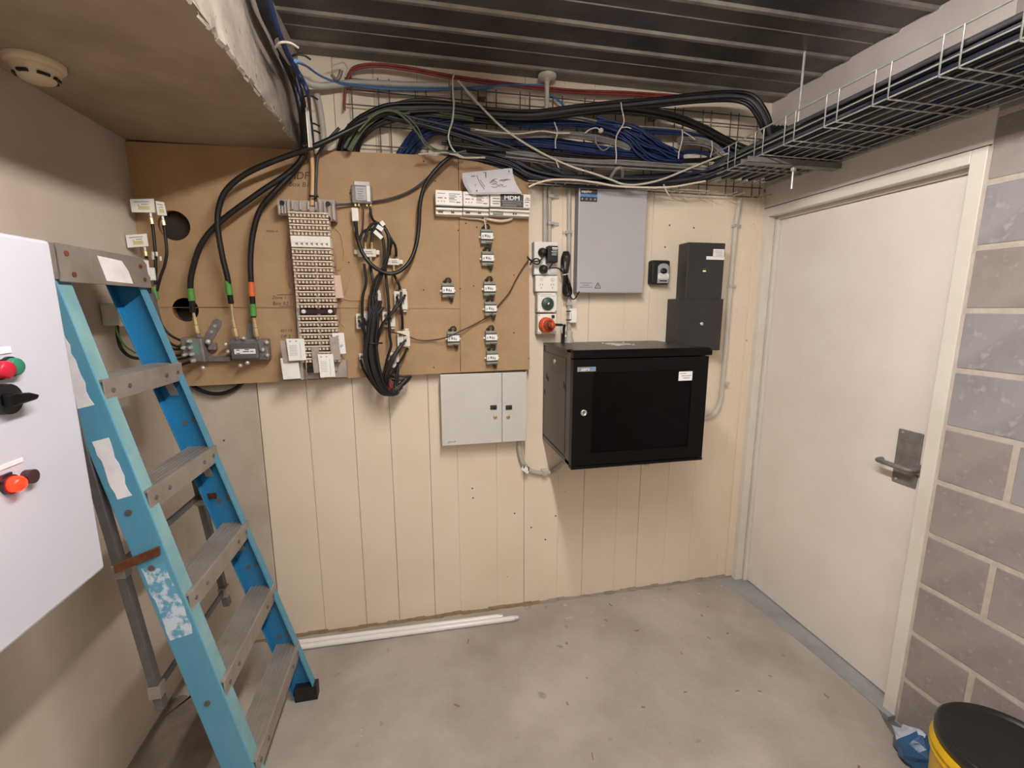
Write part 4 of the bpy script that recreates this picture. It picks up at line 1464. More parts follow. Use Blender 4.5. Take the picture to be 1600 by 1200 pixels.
SY = -.082
splitter(559, 389, 587, 401, SY, 'white two way splitter lying flat nearest the silver amplifier', [(571, 389, 0, 1, .034), (581, 389, 0, 1, .034), (579, 401, 0, -1, .034)], True)
splitter(604.5, 404, 624, 414, SY, 'white two way splitter lying flat right of the cable arch', [(609, 404, 0, 1, .03), (619, 404, 0, 1, .03), (615, 414, 0, -1, .034)], True)
splitter(578, 457, 595, 482, SY, 'upright white splitter behind the bundle, higher of the inner pair', [], False)
splitter(616.5, 455, 636, 484, SY, 'upright white splitter highest on the right of the bundle', [(625, 455, 0, 1, .03)], False)
splitter(557, 490, 576, 514, SY, 'upright white splitter left of the cable bundle below the tie', [], False)
splitter(598, 487, 617, 511, SY, 'upright white splitter half hidden right of the bundle centre', [], False)
splitter(621, 517, 640, 542, SY, 'upright white splitter reached by the thin brown cable', [(629, 516, 0, 1, .03)], False)
splitter(562, 552, 576, 576, SY, 'lowest upright white splitter left of the thick bundle', [], False)
splitter(607, 551, 623, 575, SY, 'lowest upright white splitter right of the thick bundle', [], False)

# ---- the row of three rail modules and the manual on them
mods = [(681, 722.5, 297.5, 334, 'white rail mounted power module, leftmost of three in a row'), (724, 764.5, 300, 335, 'white rail mounted power module in the middle, shaded by the manual'), (766, 829, 303, 335.5, 'wide white rail mounted module bearing the black MDM label')]
for k, (px0, px1, py0, py1, lb) in enumerate(mods):
    y1, y2 = -.095, -.112
    a, c = YP(px0, py1, y2), YP(px1, py0, y2)
    t = thing('rail_module', ((a.x + c.x) / 2, -.08, a.z), lb, 'module', 'rail modules on the fibreboard')
    h_ = c.z - a.z
    w_ = c.x - a.x
    zs = a.z + h_ * .36
    B().box(a.x, c.x, -.085, MY - .002, a.z, c.z).ob('module_base', 'offwhite', t, .002)
    B().box(a.x, c.x, y2, -.08, zs, c.z - .002).ob('raised_front', 'white', t, .003)
    s = B()
    s.box(a.x, c.x, -.099, -.08, a.z + h_ * .20, a.z + h_ * .30)
    s.box(a.x, c.x, -.094, -.08, a.z + .002, a.z + h_ * .13)
    s.ob('terminal_step', 'white', t, .002, stuff=True)
    B().box(a.x, c.x, -.0885, -.08, a.z + h_ * .30, zs).ob('dark_groove', 'charcoal' if k < 2 else 'zinc', t)
    tm = B()
    for j in range(5):
        tm.box(a.x + w_ * (.1 + .06 * j + (.3 if j > 2 else 0)), a.x + w_ * (.1 + .06 * j + (.3 if j > 2 else 0)) + .006, -.0955, -.09, a.z + h_ * .08, a.z + h_ * .15)
    tm.ob('terminal_screw', 'ink', t, stuff=True)
    pr = B()
    if k < 2:
        fr_ = [(.08, .36, .84), (.5, .92, .84), (.5, .74, .78), (.5, .8, .72), (.5, .7, .66), (.5, .78, .60), (.08, .26, .66), (.08, .12, .52), (.2, .24, .52), (.3, .34, .52), (.5, .72, .52), (.76, .92, .50), (.33, .40, .66), (.9, .93, .74)]
    else:
        fr_ = [(.06, .24, .72), (.06, .26, .60), (.06, .22, .50), (.88, .96, .80), (.86, .90, .62), (.9, .96, .62), (.88, .94, .48), (.86, .98, .72)]
    for u0, u1, v in fr_:
        z = a.z + h_ * v
        e = .0012 if (u1 - u0) > .2 else .002
        pr.box(a.x + w_ * u0, a.x + w_ * u1, y2 - .0006, y2, z - e, z + e)
    pr.ob('print', 'ink_m', t)
    if k == 2:
        x0, x1 = a.x + w_ * .25, a.x + w_ * .82
        lbk = B().box(x0, x1, y2 - .001, y2, zs + .002, c.z - .006).ob('black_label', 'black_label', t)
        zt = zs + .002 + (c.z - zs - .008) * .70
        text('MDM', ((x0 + x1) / 2, y2 - .0014, zt), .0235, 'paper', lbk, sx=1.3, bold=.0007)
        pr = B()
        for v, u0, u1 in ((.48, .06, .94), (.34, .08, .9), (.2, .1, .92), (.10, .08, .7)):
            z = zs + .002 + (c.z - zs - .008) * v
            pr.box(x0 + (x1 - x0) * u0, x0 + (x1 - x0) * u1, y2 - .0014, y2 - .001, z - .0009, z + .0009)
        pr.ob('print', 'ink_l', lbk)
        B().box(a.x + w_ * .08, a.x + w_ * .34, -.097, -.09, a.z + .004, a.z + h_ * .17).ob('terminal_plug', 'olive', t, .002)
yb, yt = -.128, -.075
c4 = [YP(739.5, 303.6, yb - .006), YP(816, 302.6, yb), YP(800.5, 263, yt - .025), YP(727, 270.5, yt - .03)]
mn = thing('instruction_manual', (c4[0] + c4[1]) / 2, 'white paper manual with sketch leaning on the rail modules', 'booklet')


def page(c4, off, name, mt, thick=.0012):
    bl, br, tr_, tl = [Vector(v) + Vector(off) for v in c4]
    N_ = 8
    vs, fs = [], []
    for j in range(N_ + 1):
        f = j / N_
        bow = Vector((-.012 * math.sin(PI * f), -.006 * math.sin(PI * f), 0))
        for i in range(5):
            u = i / 4
            vs.append((bl * (1 - u) + br * u) * (1 - f) + (tl * (1 - u) + tr_ * u) * f + bow)
    n_ = len(vs)
    vs2 = [v + Vector((0, thick, 0)) for v in vs]
    fs = [(j * 5 + i, j * 5 + i + 1, (j + 1) * 5 + i + 1, (j + 1) * 5 + i) for j in range(N_) for i in range(4)]
    b = B()
    b.add(vs, fs, 0, True)
    b.add(vs2, [f[::-1] for f in fs], 0, True)
    rim = [i for i in range(5)] + [j * 5 + 4 for j in range(1, N_ + 1)] + [N_ * 5 + i for i in (3, 2, 1, 0)] + [j * 5 for j in range(N_ - 1, 0, -1)]
    b.add([vs[i] for i in rim] + [vs2[i] for i in rim], [(i, (i + 1) % len(rim), len(rim) + (i + 1) % len(rim), len(rim) + i) for i in range(len(rim))], 0)
    return b.ob(name, mt, mn)


for k in range(4):
    page(c4, (-.004 * k, .003 * k, .0008 * k), 'page', 'paper_b')


def on_page(u, v, lift=-.0014):
    bl, br, tr_, tl = c4
    f = v
    bow = Vector((-.012 * math.sin(PI * f), -.006 * math.sin(PI * f), 0))
    return (bl * (1 - u) + br * u) * (1 - f) + (tl * (1 - u) + tr_ * u) * f + bow + Vector((0, lift, 0))


pr = B()
for (u0, v0, u1, v1, r) in ((.12, .80, .20, .81, .002), (.92, .84, .92, .92, .0022), (.10, .14, .13, .14, .003), (.15, .38, .17, .42, .0018), (.24, .82, .29, .2, .0016), (.29, .62, .33, .30, .0013), (.43, .94, .42, .70, .0024), (.37, .95, .41, .93, .0012), (.05, .05, .9, .05, .0005)):
    pr.tube([on_page(u0, v0), on_page((u0 + u1) / 2, (v0 + v1) / 2), on_page(u1, v1)], r, 4, 0, 3)
pr.ob('print', 'ink_m', mn)
pr = B()
rnd = random.Random(5)
for k in range(16):
    u = rnd.uniform(.46, .80)
    v = rnd.uniform(.28, .58)
    pr.tube([on_page(u, v), on_page(u + .05, v + rnd.uniform(-.05, .07)), on_page(u + rnd.uniform(.06, .12), v + rnd.uniform(-.03, .05))], rnd.uniform(.0006, .0013), 4, 0, 4)
pr.ob('sketch', 'ink_m', mn, stuff=True)

# flat cream leads below the modules
cable('white_cable', 'flat cream lead strung below the middle rail module', 'cable', [YP(718, 339.5, -.062), YP(735, 341.5, -.064), YP(750, 342.5, -.066), YP(760, 346, -.066)], .004, 'cream_p')
cable('white_cable', 'thicker cream lead sagging below the wide rail module', 'cable', [YP(757, 341, -.066), YP(770, 344, -.07), YP(785, 345.5, -.07), YP(799, 342, -.066), YP(796, 338, -.06)], .006, 'cream_p')
cable('white_cable', 'short cream lead dropping to the topmost small filter', 'cable', [YP(757.5, 336, -.075), YP(757, 345, -.07), YP(758.5, 352, -.068), YP(759, 358, -.065)], .0035, 'cream_p')

# ---- eight small clip-on filters
def filt():
    w_, h_ = .054, .062
    t = thing('clip_filter', (0, 0, 0), 'x', 'filter', 'small olive filters screwed to the fibreboard')
    b = B()
    b.box(-w_ / 2, w_ / 2, -.030, 0, -h_ / 2, h_ / 2)
    b.box(-w_ / 2, w_ / 2, -.036, -.028, h_ / 2 - .012, h_ / 2 - .002)
    b.box(-w_ / 2 + .022, w_ / 2, -.036, -.028, -h_ / 2 + .004, -h_ / 2 + .012)
    b.ob('housing', 'olive', t, .002)
    lb = B().box(-w_ / 2 + .002, w_ / 2, -.038, -.029, -h_ / 2 + .019, h_ / 2 - .016).ob('label', 'paper', t, .001)
    pr = B()
    for u, e, z in ((-.018, .002, 0), (-.006, .004, .002), (.004, .003, 0), (.012, .002, -.002)):
        pr.box(u - e, u + e, -.0385, -.038, z - .005, z + .005)
    pr.ob('print', 'ink_m', lb)
    g_ = B()
    g_.box(-w_ / 2, w_ / 2, -.0305, -.029, h_ / 2 - .016, h_ / 2 - .012)
    g_.box(-w_ / 2, w_ / 2, -.0305, -.029, -h_ / 2 + .013, -h_ / 2 + .019)
    g_.ob('dark_groove', 'charcoal', t, stuff=True)
    lp = B()
    lp.tube([(-.012, -.012, h_ / 2), (-.008, -.016, h_ / 2 + .018), (.008, -.016, h_ / 2 + .022), (.014, -.014, h_ / 2 + .008), (.006, -.02, h_ / 2 + .004)], .004, 6, 0, 5)
    lp.tube([(-.02, -.01, h_ / 2 + .006), (-.012, -.016, h_ / 2 + .012), (-.004, -.014, h_ / 2 + .004)], .003, 6, 0, 5)
    lp.ob('top_lead', 'charcoal', t, stuff=True)
    lp = B()
    lp.tube([(.006, -.012, -h_ / 2), (.010, -.016, -h_ / 2 - .012), (.018, -.014, -h_ / 2 - .018), (.016, -.016, -h_ / 2 - .006)], .0035, 6, 0, 5)
    lp.ob('bottom_lead', 'charcoal', t)
    for s in (-1, 1):
        B().cyl((s * w_ / 2, -.018, -.002), (s * (w_ / 2 + .007), -.018, -.002), .0042, 10).ob('side_pin', 'white', t)
    return t


spots = [(759, 371, 'olive clip filter directly under the cream leads, topmost of its column'), (760.5, 405, 'olive clip filter second from the top of the right column'), (763.5, 451.5, 'olive clip filter third in the right column, level with the white double outlet'), (765, 482.5, 'olive clip filter just above the spot where the brown cable crosses the column'), (766, 527, 'olive clip filter in the right column just below the brown cable'), (767.5, 558, 'lowest olive clip filter above the grey key cabinet'), (699.5, 454, 'olive clip filter alone on the bare middle of the fibreboard'), (707.5, 528.5, 'olive clip filter crossed by the thin brown cable')]
f0 = filt()
for i, (px, py, lb) in enumerate(spots):
    o = f0 if i == 0 else copy_tree(f0)
    o.location = YP(px, py, MY)
    o['label'] = lb

# ---- four way tap and the line amplifier at the lower left of the board
a, c = YP(287, 567, -.115), YP(317, 529, -.115)
tp = thing('signal_tap', ((a.x + c.x) / 2, -.08, a.z), 'grey cast signal tap with many black leads beside the ladder rail', 'splitter')
B().prism([(a.x, -.115, a.z + .012), (c.x, -.115, a.z), (c.x - .006, -.115, c.z), (a.x - .004, -.115, c.z + .006)], (0, .06, 0)).ob('cast_housing', 'zinc', tp, .005)
B().box(c.x - .046, c.x - .018, -.1162, -.1148, a.z + .03, c.z - .016).ob('green_mark', mat('teal stamped print', '3f9a86', .5, col2='77807a', scale=120, lo=.42, hi=.52), tp)
for k, (px, py) in enumerate(((297, 533), (299, 543), (288, 543.5), (301, 553.5), (290, 554.5), (303, 563.5))):
    q = YP(px, py, -.116)
    B().lathe([(.008, -.004), (.008, .010), (.0055, .012), (.0055, .02), (0, .02)], q, (0, -1, 0), 12).ob('port', 'steel', tp)
B().box(c.x, c.x + .03, -.085, -.06, c.z - .05, c.z - .02).ob('side_lug', 'zinc', tp, .004)
q = YP(326, 534, -.1)
B().lathe([(.008, 0), (.011, .004), (.009, .012), (0, .014)], q, (0, -1, 0), 14).ob('bolt', 'steel', tp)
q = YP(318, 574, -.1)
B().lathe([(.007, 0), (.009, .004), (.008, .012), (0, .014)], q, (0, -1, -.3), 14).ob('bolt', 'steel', tp)
s0, s1 = YP(325, 530, -.06), YP(340, 504, -.06)
dd = (s1 - s0).normalized()
nn = Vector((dd.z, 0, -dd.x)) * .018
st = B()
st.prism([s0 - nn, s1 - nn, s1 - nn * .6 + dd * .014, s1 + nn * .6 + dd * .014, s1 + nn, s0 + nn], (0, -.003, 0))
sto = st.ob('strap_bracket', 'zinc', tp, .001)
for f in (.45, .8):
    q = s0 + (s1 - s0) * f + Vector((0, -.004, 0))
    B().cyl(q, q + Vector((0, -.003, 0)), .006, 10).ob('bracket_screw', 'steel', sto)
B().beam(YP(318, 561, -.07), YP(361, 560, -.07), (0, .010, 0), (0, 0, .011)).ob('bridge_bar', 'zinc', tp, .003)

a, c = YP(362, 563, -.12), YP(411, 532, -.12)
la = thing('line_amplifier', ((a.x + c.x) / 2, -.08, a.z), 'dark grey cast line amplifier with small white label on fibreboard', 'amplifier')
B().box(a.x - .008, c.x + .010, -.100, -.056, a.z - .004, c.z + .004).ob('cast_base', 'zinc', la, .006)
cvx = B().box(a.x, c.x - .022, -.122, -.098, a.z + .004, c.z - .012).ob('cover', 'zinc_d', la, .005)
l0, l1 = YP(366.5, 553.5, -.1226), YP(399, 545, -.1226)
lb = B().box(l0.x, l1.x, -.1236, -.1218, l0.z, l1.z).ob('white_label', 'paper', la, .001)
pr = B()
zz = (l0.z + l1.z) / 2
for u0, u1, v in ((.1, .26, .8), (.1, .26, .15), (.4, .7, .5), (.5, .7, .85), (.75, .9, .5)):
    pr.box(l0.x + (l1.x - l0.x) * u0, l0.x + (l1.x - l0.x) * u1, -.1241, -.1236, l0.z + (l1.z - l0.z) * v - .0016, l0.z + (l1.z - l0.z) * v + .0016)
pr.ob('print', 'ink', lb)
for px, py in ((381, 528.5), (357, 549), (411, 546.5), (387, 566.5), (417, 535), (418, 555), (376, 571), (353, 538)):
    q = YP(px, py, -.10)
    B().lathe([(.006, -.01), (.009, .0), (.0085, .008), (.004, .012), (0, .012)], q, (0, -1, 0), 12).ob('bolt', 'steel', la)
s0, s1 = YP(391, 530, -.06), YP(391, 500, -.06)
B().prism([s0 + Vector((-.016, 0, 0)), s1 + Vector((-.008, 0, 0)), s1 + Vector((.008, 0, 0)), s0 + Vector((.02, 0, 0))], (0, -.003, 0)).ob('strap_bracket', 'zinc', la, .001)


def plug_on(name, label, p0, p1, p2, y, r=.0085):
    """brass hardline connector: thin sleeve then a fat hexagonal body"""
    a_, b_, c_ = YP(*p0, y), YP(*p1, y), YP(*p2, y)
    t = thing(name, c_, label, 'connector', 'brass hardline connectors above the cast boxes')
    B().cyl(a_, b_, r * .62, 12).ob('sleeve', 'brass', t)
    B().cyl(b_, b_ + (c_ - b_) * .45, r * .95, 6, smooth=False).ob('hex_nut', 'brass', t)
    B().cyl(b_ + (c_ - b_) * .5, c_, r * 1.2, 6, smooth=False).ob('hex_body', 'brass', t)
    B().cyl(c_ + (c_ - b_) * .0, c_ + (c_ - b_) * .2, r * .8, 10).ob('tip', 'zinc', t)


plug_on('hardline_connector', 'brass connector on the lead into the cast signal tap', (301, 484), (304, 496), (309, 521), -.10)
plug_on('hardline_connector', 'brass connector on the left lead of the line amplifier', (361, 473), (364, 500), (369.5, 526), -.10)
plug_on('hardline_connector', 'brass connector on the right lead of the line amplifier', (395.5, 493), (397, 500), (401.5, 526), -.10)

# ---- heavy black feeder cables
def feeder(label, pts, bands, r=.0105):
    t = thing('feeder_cable', pts[len(pts) // 2], label, 'cable', 'heavy black feeder cables sweeping over the fibreboard')
    B().tube(pts, r, 12, 0, 10).ob('jacket', 'black', t)
    for (q0, q1, y, mt) in bands:
        B().cyl(YP(*q0, y), YP(*q1, y), r * 1.18, 14).ob('tape_band', mt, t)


feeder('black feeder cable ending in green tape at the cast signal tap',
       [XP(441, 88, .66), XP(459, 130, .665), XP(470, 175, .675), YP(474, 220, -.13), YP(472, 246, -.13), YP(452, 269, -.13), YP(405, 301, -.135), YP(346, 345, -.13), YP(315, 381, -.125), YP(300, 425, -.115), YP(297.5, 452, -.11), YP(300, 470, -.105), YP(301.5, 488, -.10)],
       [((297.4, 451), (300, 470), -.109, 'tape_g')])
feeder('black feeder cable marked with a green band then bare brass sleeve',
       [YP(640, 178, -.10), YP(600, 178, -.11), YP(566, 193, -.125), YP(540, 206, -.14), YP(495, 227, -.155), YP(427, 252, -.155), YP(382, 273, -.15), YP(353, 298, -.145), YP(341.5, 327, -.14), YP(340.5, 357, -.135), YP(347, 398, -.125), YP(355, 432, -.115), YP(358, 452, -.11), YP(361, 474, -.10)],
       [((355.5, 439), (359, 461), -.1115, 'tape_g')])
feeder('black feeder cable with an orange band above a green band',
       [XP(446, 80, .665), XP(464, 125, .67), XP(475, 172, .68), YP(478, 218, -.115), YP(476, 242, -.115), YP(459, 268, -.12), YP(428, 301, -.125), YP(407, 327, -.12), YP(396, 362, -.115), YP(391.5, 402, -.112), YP(392.5, 442, -.108), YP(395, 475, -.102), YP(396, 496, -.10)],
       [((392.4, 441), (394, 463), -.1085, 'tape_o'), ((394.8, 475), (396, 494), -.1025, 'tape_g')])
cable('black_cable', 'black cable loop sagging below the lower left fibreboard edge', 'cable', [YP(290, 588, -.015), YP(300, 602, -.02), YP(322, 613, -.025), YP(345, 615, -.025), YP(366, 608, -.02), YP(384, 594, -.015)], .0085, 'black')

# ---- tagged leads at the upper left edge
TY = -.12
tags = [((202.5, 311), (240, 310.5), (243, 332), (206, 331.5), 'white printed tag with yellow mark, larger upper one at the left edge', (235, 333), (238, 350)),
        ((243, 314), (256, 316), (261, 337), (246, 336), 'narrow white tag right beside the larger upper tag', (254, 338), (256.5, 352)),
        ((196, 367.5), (229, 365), (232, 384.5), (199.5, 387), 'white printed tag with yellow mark, lower one over the ladder cap', (226, 386), (228.5, 400))]
for k, (p1, p2, p3, p4, lb, c0, c1) in enumerate(tags):
    y = TY - .01 * k
    t = thing('hanging_tag', YP(*p4, y), lb, 'tag', 'tags at the upper left of the fibreboard')
    o = B().quadslab([YP(*p4, y), YP(*p3, y), YP(*p2, y), YP(*p1, y)], (0, 1, 0), .0015).ob('tag_card', 'paper', t)
    A, Bq, Cq, D = YP(*p1, y), YP(*p2, y), YP(*p3, y), YP(*p4, y)

    def at_(u, v):
        return (D * (1 - u) + Cq * u) * (1 - v) + (A * (1 - u) + Bq * u) * v + Vector((0, -.0006, 0))
    pr = B()
    for u0, u1, v in ((.15, .8, .78), (.3, .36, .55), (.45, .75, .6)):
        pr.beam(at_(u0, v), at_(u1, v), (0, .0003, 0), (0, 0, .0012))
    pr.ob('print', 'ink_m', o)
    ym = B()
    ym.beam(at_(.3, .33), at_(.78, .33), (0, .0002, 0), (0, 0, .007))
    ym.ob('highlight', 'yellow_ink', o)
    B().cyl(YP(*c0, y), YP(c0[0] + (c1[0] - c0[0]) * .4, c0[1] + (c1[1] - c0[1]) * .4, y), .005, 10).ob('connector', 'steel', t)
    B().cyl(YP(c0[0] + (c1[0] - c0[0]) * .45, c0[1] + (c1[1] - c0[1]) * .45, y), YP(*c1, y), .0065, 6, smooth=False).ob('connector_nut', 'brass', t)
leads = [('black lead hanging from the larger upper tag', [(238, 349), (241, 375), (243, 400), (243, 425), (243, 445)], .0058),
         ('black lead curving out from the narrow upper tag', [(256.5, 351), (259, 375), (260.5, 395), (257, 415), (251, 432), (245, 455)], .0055),
         ('black lead hanging from the lower tag', [(228.5, 399), (230, 420), (232, 440), (234, 462), (236, 475)], .0058)]
for lb, pts, r in leads:
    cable('coaxial_lead', lb, 'cable', [YP(*p, -.11) for p in pts], r, 'black', 'black leads under the hanging tags')
for k, pts in enumerate([[(243, 455), (244, 480), (249, 500), (262, 520), (280, 531), (296, 533)], [(238, 470), (241, 492), (250, 515), (266, 536), (284, 543), (298, 543)], [(240, 480), (245, 505), (256, 528), (270, 545), (288, 544)], [(262, 553), (275, 556), (288, 554)], [(258, 545), (272, 560), (286, 560), (300, 554)], [(262, 578), (278, 572), (290, 568), (302, 564)]]):
    cable('coaxial_lead', 'thin black lead running round the ladder rail into the signal tap', 'cable', [YP(*p, -.105 - .004 * k) for p in pts] + [YP(pts[-1][0], pts[-1][1], -.125)], .005, 'black', 'thin leads into the signal tap')
for k, (p0, p1) in enumerate((((240.5, 448), (244.5, 468)), ((234, 461), (238.5, 476)))):
    o = B().cyl(YP(*p0, -.11), YP(*p1, -.11), .0095, 12).ob('tape_band', 'tape_g')
    tag(o, ['green tape band around the leads beside the ladder, upper', 'green tape band around the leads beside the ladder, lower'][k], 'tape')
a, c = YP(232, 438, -.125), YP(240, 418, -.125)
tag(B().box(a.x, c.x, -.127, -.115, a.z, c.z).ob('inline_filter', 'paper', None, .002), 'white inline sleeve on the lead above green tape', 'filter')
for k, (px, py) in enumerate(((239, 397), (245, 397), (251, 404), (239, 402))):
    q = YP(px, py, -.125)
    tag(B().cyl(q + Vector((0, 0, .008)), q - Vector((0, 0, .008)), .0055, 10).ob('lead_connector', 'steel'), 'tiny bright connector among the tagged black leads', 'connector', 'tiny connectors among the tagged leads')

# ---- coaxial leads
def coax(label, pts, r=.0058, mt='black', grp='black coaxial leads of the splitter bundle', ys=-.10, name='coaxial_lead', n=7, seg=6):
    P3_ = [YP(p[0], p[1], (p[2] if len(p) > 2 else ys)) for p in pts]
    cable(name, label, 'cable', P3_, r, mt, grp, n, seg)


coax('thick black lead looping from the tray round to the inline filter', [(712, 241, -.10), (697, 250, -.115), (676, 271, -.115), (662, 294, -.11), (656, 322, -.105), (654.5, 352, -.10), (650, 384, -.105), (639, 410, -.115), (622, 425, -.125), (604, 427, -.13), (583, 416, -.125), (567, 396, -.12), (558.5, 372, -.105), (556.5, 358, -.09), (555.5, 347, -.082)], .0085, grp=None)
coax('thin dark lead sweeping from the tray past the amplifier to the frame', [(705, 244, -.09), (690, 254, -.085), (665, 281, -.075), (638, 300, -.07), (608, 311, -.068), (578, 316, -.066), (545, 319, -.07), (515, 320.5, -.09)], .0048, 'dgrey_c', None)
B().cyl(YP(555.5, 363, -.095), YP(555.5, 350, -.085), .0062, 10).ob('lead_connector', 'brass').__setitem__('label', 'brass ring connector under the white inline filter')
bpy.data.objects[-1 if False else [o.name for o in bpy.data.objects if o.name.startswith('lead_connector')][-1]]['category'] = 'connector'
arch = 'coaxial lead arching over between the two flat splitters'
coax('coaxial lead rising from the left port of the upper flat splitter', [(571, 378), (572.5, 364), (579, 352.5), (588, 348.5), (598, 353), (606, 368), (607, 392), (602, 418), (592, 440), (587, 462), (585, 490), (583, 520)], ys=-.115)
coax('coaxial lead rising from the right port of the upper flat splitter', [(581, 378), (582, 364), (587, 353), (595, 351), (603, 361), (608, 376), (606, 398), (598, 420), (586, 438), (580, 458), (578, 490), (577, 520)], ys=-.12)
coax('coaxial lead making the lower arch beside the splitter', [(560, 378), (567, 363), (578, 358.5), (589, 360), (597, 369), (600, 388), (600, 412), (604, 440), (607, 470), (609, 500)], ys=-.11)
coax('coaxial lead joining the amplifier to the cable arch', [(579, 326, -.08), (580, 336, -.085), (583, 344, -.095), (590, 349, -.11), (600, 355, -.12), (607, 368, -.12), (611, 380, -.115), (609, 392, -.105), (609, 398, -.09)])
coax('coaxial lead dropping to the right port of the lower flat splitter', [(600, 353, -.115), (606, 364, -.12), (611, 374, -.12), (617, 383, -.11), (619, 394, -.095), (619, 400, -.088)])
coax('coaxial lead from below the lower flat splitter to the right splitter', [(615, 424, -.085), (617, 432, -.095), (621, 440, -.1), (624, 447, -.095), (625, 452, -.09)])
coax('coaxial lead from below the upper flat splitter', [(579, 411, -.085), (580, 425, -.095), (583, 440, -.1), (585, 460, -.105), (584, 490, -.11), (583, 510, -.11)])
coax('coaxial lead linking the two right hand upright splitters', [(627, 456, -.09), (626, 475, -.105), (628, 492, -.105), (629, 506, -.095), (629, 514, -.088)])
coax('coaxial lead on the left outside of the bundle', [(569, 412), (572, 440), (567, 462), (566, 485), (567, 500), (570, 530), (572, 550)], ys=-.105)
coax('coaxial lead crossing from the right splitter into the bundle', [(633, 461, -.1), (625, 474, -.12), (612, 490, -.13), (600, 503, -.13), (592, 522, -.125), (588, 545, -.12)])
coax('second coaxial lead crossing from the right splitter into the bundle', [(620, 464, -.1), (621, 474, -.12), (609, 492, -.13), (597, 508, -.13), (590, 528, -.125), (586, 548, -.12)])
coax('coaxial lead down the middle between the two splitter columns', [(602, 420), (604, 445), (607, 472), (608, 500), (609, 525), (611, 540), (605, 560), (600, 585)], ys=-.11)
rnd = random.Random(21)
for k in range(40):
    ox, oz, oy = rnd.uniform(-11, 10), rnd.uniform(-3, 3), rnd.uniform(-.024, .02)
    s0 = rnd.choice([(582, 462), (588, 458), (592, 470), (579, 480), (598, 480)])
    e = rnd.choice([(640, 587), (634, 592), (622, 566), (618, 590), (612, 585), (628, 600)])
    pts = [(s0[0] + ox * .4, s0[1], -.11 + oy), (584 + ox * .7, 500, -.12 + oy), (581 + ox * .75, 528, -.125 + oy), (580 + ox, 553, -.13 + oy), (585 + ox, 580, -.135 + oy), (594 + ox * .8, 601 + oz, -.13 + oy), (606 + ox * .6, 614 + oz, -.12 + oy), (619 + ox * .4, 610 + oz, -.10 + oy), (e[0], e[1], -.085 + oy * .4)]
    coax('coaxial lead in the thick black bundle hanging past the board edge', pts, rnd.uniform(.0046, .006), 'black' if k % 9 else 'brown_c')
for k in range(7):
    ox = rnd.uniform(-5, 5)
    pts = [(634 - k, 531 + k, -.105), (622 + ox * .3, 546, -.12), (610 + ox * .6, 566, -.13), (602 + ox, 588, -.13), (603 + ox, 604, -.12), (612 + ox, 612, -.11)]
    coax('coaxial lead from the right splitters dropping behind the bundle', pts, .0052)
for k, pts in enumerate([[(637, 543), (628, 560), (615, 580), (604, 596), (598, 608)], [(560, 500), (566, 512), (574, 530), (580, 552)], [(568, 497), (574, 508), (580, 525), (582, 545)], [(563, 562), (568, 578), (578, 594), (590, 610)], [(613, 586), (630, 588), (642, 588), (632, 600), (618, 610)], [(612, 592), (626, 594), (636, 592), (624, 606)]]):
    coax('loose coaxial lead beside the thick black bundle', [(p[0], p[1], -.10) for p in pts], .0052)
rw = B()
for k in range(9):
    rw.tube([YP(600 + rnd.uniform(-6, 6), 590 + rnd.uniform(-8, 8), -.12), YP(606 + rnd.uniform(-8, 8), 602, -.125), YP(612 + rnd.uniform(-10, 8), 614, -.115), YP(622 + rnd.uniform(-8, 8), 606, -.1)], .0022, 5, 0, 5)
tag(rw.ob('red_wires', mat('dull red wire', '7a3028', .5, col2='662420', scale=30)), 'tangle of thin dull red wires at the bundle tip', 'wire')
bpy.data.objects['red_wires']['kind'] = 'stuff'
tag(B().tube([YP(571, 535, -.135), YP(581, 537, -.155), YP(596, 536, -.135), YP(596, 536.5, -.11)], .0035, 6).ob('cable_tie', 'black2'), 'black tie around the thick coaxial bundle', 'cable tie')
for k, (p, q, lb) in enumerate((((585, 361), (597, 372), 'white wrap label on the arching leads, left one'), ((589, 353), (598, 359), 'white wrap label on the arching leads, upper one'), ((595, 346), (600, 352), 'small white flag label above the arching leads'))):
    a_, b_ = YP(*p, -.128), YP(*q, -.128)
    d_ = (b_ - a_).normalized()
    n_ = Vector((d_.z, 0, -d_.x)) * .008
    tag(B().prism([a_ - n_, b_ - n_, b_ + n_, a_ + n_], (0, .003, 0)).ob('wrap_label', 'paper'), lb, 'label')
cable('brown_cable', 'long thin brown cable drooping from the splitters to the outlets', 'cable', [YP(610, 519, -.09), YP(622, 521, -.10), YP(638, 526, -.075), YP(655, 531.5, -.065), YP(675, 531.5, -.062), YP(696, 527.5, -.092), YP(716, 519, -.085), YP(735, 510, -.066), YP(752, 501, -.064), YP(768, 491, -.085), YP(780, 476, -.066), YP(795, 458, -.066), YP(806, 437, -.066), YP(816, 420, -.066), YP(826, 406, -.066)], .0028, 'brown_c')

